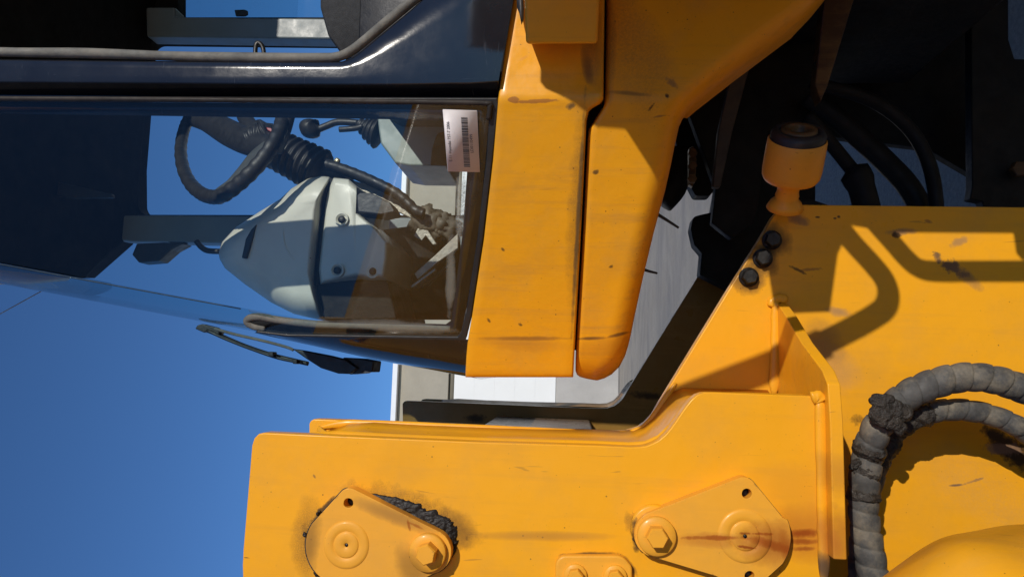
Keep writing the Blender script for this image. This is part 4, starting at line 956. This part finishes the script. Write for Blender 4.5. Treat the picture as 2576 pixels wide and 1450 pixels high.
# ------------------------------------------------------------------ rear frame, under the cab
kd = pxm(1.15)
ax = Vector((1.0, -0.85, 0.02)).normalized()
can = lathe_me("cab_mount", [(0, -.100), (.032, -.100), (.027, -.090), (.019, -.082), (.0205, -.077), (.0185, -.070), (.019, -.056), (.030, -.051), (.045, -.047), (.0485, -.041), (.0495, -.031), (.0490, .0), (.0482, .018), (.0460, .021)], 40)
cpos = P(2000, 380, 1.12)
cn = place("cab_mount", can, cpos, ax, M_lock, LD, label="yellow cylindrical rubber mount"); cn.scale = (.92, .92, 1.0)
place("mount_rubber", lathe_me("mount_rubber", [(.0445, .016), (.0450, .028), (.0405, .034), (.031, .035), (.030, .031)], 36), cpos, ax, M_blackm, cn).scale = (.92, .92, 1.0)
place("mount_ring", lathe_me("mount_ring", [(.030, .030), (.029, .037), (.019, .038), (.017, .035), (.017, .01), (0, .01)], 36), cpos, ax, paint("dirty_ring_paint", base=(.10, .06, .02), speck=.9), cn).scale = (.92, .92, 1.0)
prism("mount_bracket", [(1960, 540), (1975, 505), (2000, 500), (2045, 500), (2090, 515), (2100, 560)], 1.26, .05, M_dark, LD, bev=.006)
# frame rails and black ironwork in the shade
dp = lambda nm, pts, Y, th=.03, m=M_dark: prism(nm, pts, Y, th, m, LD, bev=.003)
dp("rear_frame_plate", [(2055, -300), (2055, 300), (2100, 345), (2330, 373), (2447, 441), (2537, 420), (2534, -300)], 1.95)
dp("rear_frame_post", [(2440, -300), (2445, 470), (2440, 500), (2470, 506), (2480, 540), (2700, 545), (2700, 150), (2552, 148), (2537, 100), (2535, -300)], 1.7)
dp("axle_beam", [(1690, 300), (1712, 420), (1749, 492, 10), (1785, 492, 14), (1801, 472), (1791, 533), (1760, 540), (1743, 545, 14), (1737, 575, 20), (1746, 615, 14), (1765, 637), (1760, 690), (1900, 760), (2050, 560), (2060, -100), (2000, -100), (1850, 60)], 1.78, .05)
dp("rear_frame_web", [(1720, 250), (1850, 60), (2000, -60), (2090, -60), (2070, 260), (2030, 330), (1930, 330), (1900, 560), (1840, 600), (1790, 560), (1800, 470)], 1.6, .03)
sweep("hose_stub", [P(x, y, 1.70) for x, y in ((1660, 505), (1690, 470), (1700, 430), (1712, 380))], .035, M_dark, LD, 12, 4)
prism("support_strut", [(2077, -40), (2160, -40), (2082, 214), (2064, 256), (2050, 214)], 1.35, .035, paint("rusty_dark_strut", base=(.055, .026, .010), speck=.9), LD, bev=.003)
prism("support_strut", [(1846, 152), (1890, 152), (1842, 330), (1812, 470), (1792, 470), (1806, 330)], 1.42, .02, plain("dark_oiled_strut", (.04, .024, .012), .6, 0, .5), LD, bev=.003)
sweep("rear_hose", [P(x, y, 1.5) for x, y in ((2040, 205), (2090, 222), (2160, 240), (2230, 275), (2290, 328), (2328, 392), (2348, 460), (2356, 540))], .014, M_dark, LD, 12, 5)
sweep("rear_hose", [P(x, y, 1.56) for x, y in ((2030, 240), (2090, 285), (2160, 345), (2230, 410), (2285, 470), (2325, 545))], .023, M_dark, LD, 12, 5)
sweep("rear_hose", [P(x, y, 1.48) for x, y in ((2030, 290), (2080, 350), (2125, 405), (2160, 455), (2185, 545))], lambda t, L: .014 if t < .62 else (.03 if t < .8 else .026), M_dark, LD, 12, 5)
M_rusty = paint("rust_brown_bay_paint", base=(.07, .034, .012), speck=.9, grime=.4)
place("frame_bolt", hexme("rear_bolt", .019, .016), P(2557, 428, 1.68), (0, -1, 0), M_rusty, LD)
prism("bay_bracket", [(2158, -30), (2340, -30), (2300, 10), (2250, 20), (2205, 42), (2166, 30)], 1.5, .03, M_rusty, LD, bev=.003)
prism("flange_plate", [(1733, 372), (1745, 366), (1752, 400), (1750, 440), (1742, 470), (1732, 462)], 1.5, .02, M_rusty, LD, bev=.002)
for k_ in range(3): place("frame_bolt", hexme("flange_bolt", .010, .012), P(1741 - k_, 388 + 32 * k_, 1.5), (0, -1, 0), M_rusty, LD)
sweep("bay_pipe", [P(x, y, 1.62) for x, y in ((1790, 240), (1850, 190), (1935, 150), (2020, 60), (2060, -40))], .012, M_rusty, LD, 10, 5)
sweep("bay_pipe", [P(x, y, 1.66) for x, y in ((1868, 420), (1876, 340), (1905, 250), (1950, 200), (2000, 160))], .010, M_dark, LD, 10, 5)
for (a, b, r) in (((1655, 540), (1707, 573), .0045), ((1620, 678), (1653, 687), .004)):
    sweep("cable_tie", [P(a[0] - 30, a[1] - 14, 1.3), P(*a, 1.3), P(*b, 1.3)], lambda t, L, r=r: r * (1 - .5 * t), M_blackm, LD, 6, 3)
# underside of the cab and frame between: keeps the inside of the machine dark
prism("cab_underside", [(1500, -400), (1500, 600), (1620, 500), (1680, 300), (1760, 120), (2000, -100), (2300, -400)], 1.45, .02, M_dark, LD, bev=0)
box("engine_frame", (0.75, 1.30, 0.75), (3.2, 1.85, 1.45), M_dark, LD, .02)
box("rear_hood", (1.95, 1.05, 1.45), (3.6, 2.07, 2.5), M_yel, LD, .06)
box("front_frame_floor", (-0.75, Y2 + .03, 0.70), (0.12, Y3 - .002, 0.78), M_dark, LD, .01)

# ---- step fender and grab rails at the cab door, just out of the frame: they throw the shadows on the front frame
def sunback(q, r, Yp, Yo):
    p = P(q, r, Yp); t = (p.y - Yo) / -SUN.y
    return p + SUN * t
YO = 0.62
fe = [(1480, 300, 1.03), (1700, 500, 1.1), (1990, 560, Y2), (2150, 575, Y2), (2230, 584, Y2), (2560, 586, Y2)]
fpts = [sunback(q, r, yy, YO) for q, r, yy in ((1496, 306, 1.02), (1580, 340, 1.04), (1700, 520, 1.08))] + [sunback(q, r, Y2, YO) for q, r in ((1960, 640), (1945, 700), (1960, 790), (2088, 785), (2108, 640), (2140, 568), (2180, 575), (2232, 586), (2560, 588), (2570, 655), (2700, 655))]
X2 = 1.6
fpts = [p for p in fpts]
loop = fpts + [Vector((X2, YO, fpts[-1].z)), Vector((X2, YO, 1.6 + .218)), Vector((fpts[0].x + .03, YO, 1.6 + .218))]
prism_w("ladder_side_plate", loop, Vector((0, .02, 0)), M_yel, LD, bev=.002)
rail = lambda pts, r: sweep("grab_rail", [sunback(q, y, Y2, YO - .02) for q, y in pts], r, M_yel, LD, 12, 6)
rail([(2700, 682), (2450, 682), (2350, 682), (2310, 674), (2280, 650), (2240, 605), (2200, 560), (2150, 500)], .0155)
rail([(2090, 540), (2140, 605), (2190, 660), (2222, 700), (2234, 735), (2226, 772), (2190, 800), (2130, 833), (2060, 868)], .0165)
YR = 0.40
sweep('grab_rail', [sunback(q, y, Y2, YR) for q, y in ((2075, 862), (1960, 912), (1830, 962), (1700, 1012), (1600, 1052))], .021, M_yel, LD, 12, 6)

box('sky_blocker_box', (0.95, 0.18, 0.75), (1.75, 0.60, 1.55), M_yel, LD, .04)  # unseen box, added to hold back sky light from the front frame
# ---- wheels
def wheel_of(x, y, side):
    R, W = 0.75, 0.29
    prof = []
    bm = bmesh.new()
    ty = lathe_me("tyre", [(.36, -W), (.52, -W), (.66, -W * .98), (.73, -W * .86), (.75, -W * .5), (.75, W * .5), (.73, W * .86), (.66, W * .98), (.52, W), (.36, W)], 48)
    t_ = place("wheel", ty, (x, y, R), (0, 1, 0), M_tyre, LD)
    bm.free()
    place("rim", lathe_me("rim", [(.36, -W * .8), (.34, -W * .2), (.2, -W * .35), (0, -W * .35)], 40), (x, y, R), (0, side, 0), M_yel, t_)
for x, s in ((-.80, 1), (2.2, 1)):
    wheel_of(x, 0.45, 1); wheel_of(x, 2.67, -1)

# ------------------------------------------------------------------ a second machine parked to the left of the camera, mirrored in the cab glass
OM = thing("parked_machine", "yellow machine parked left of the loader, seen mirrored in the cab glass", "machine", (-1.9, -0.6, 0))
box("machine_body", (-3.2, -4.2, .5), (-1.15, 0.25, 2.55), M_yel, OM, .07)
box("machine_post", (-1.2, 0.12, 1.2), (-1.09, 0.22, 2.6), M_yel, OM, .01)
box("machine_grille", (-1.16, -.9, .9), (-1.12, -.5, 1.3), M_blackm, OM, .01)
for yy in (-3.6, -0.2): box("track_frame", (-3.1, yy - .25, 0), (-1.2, yy + .25, .5), M_dark, OM, .05)
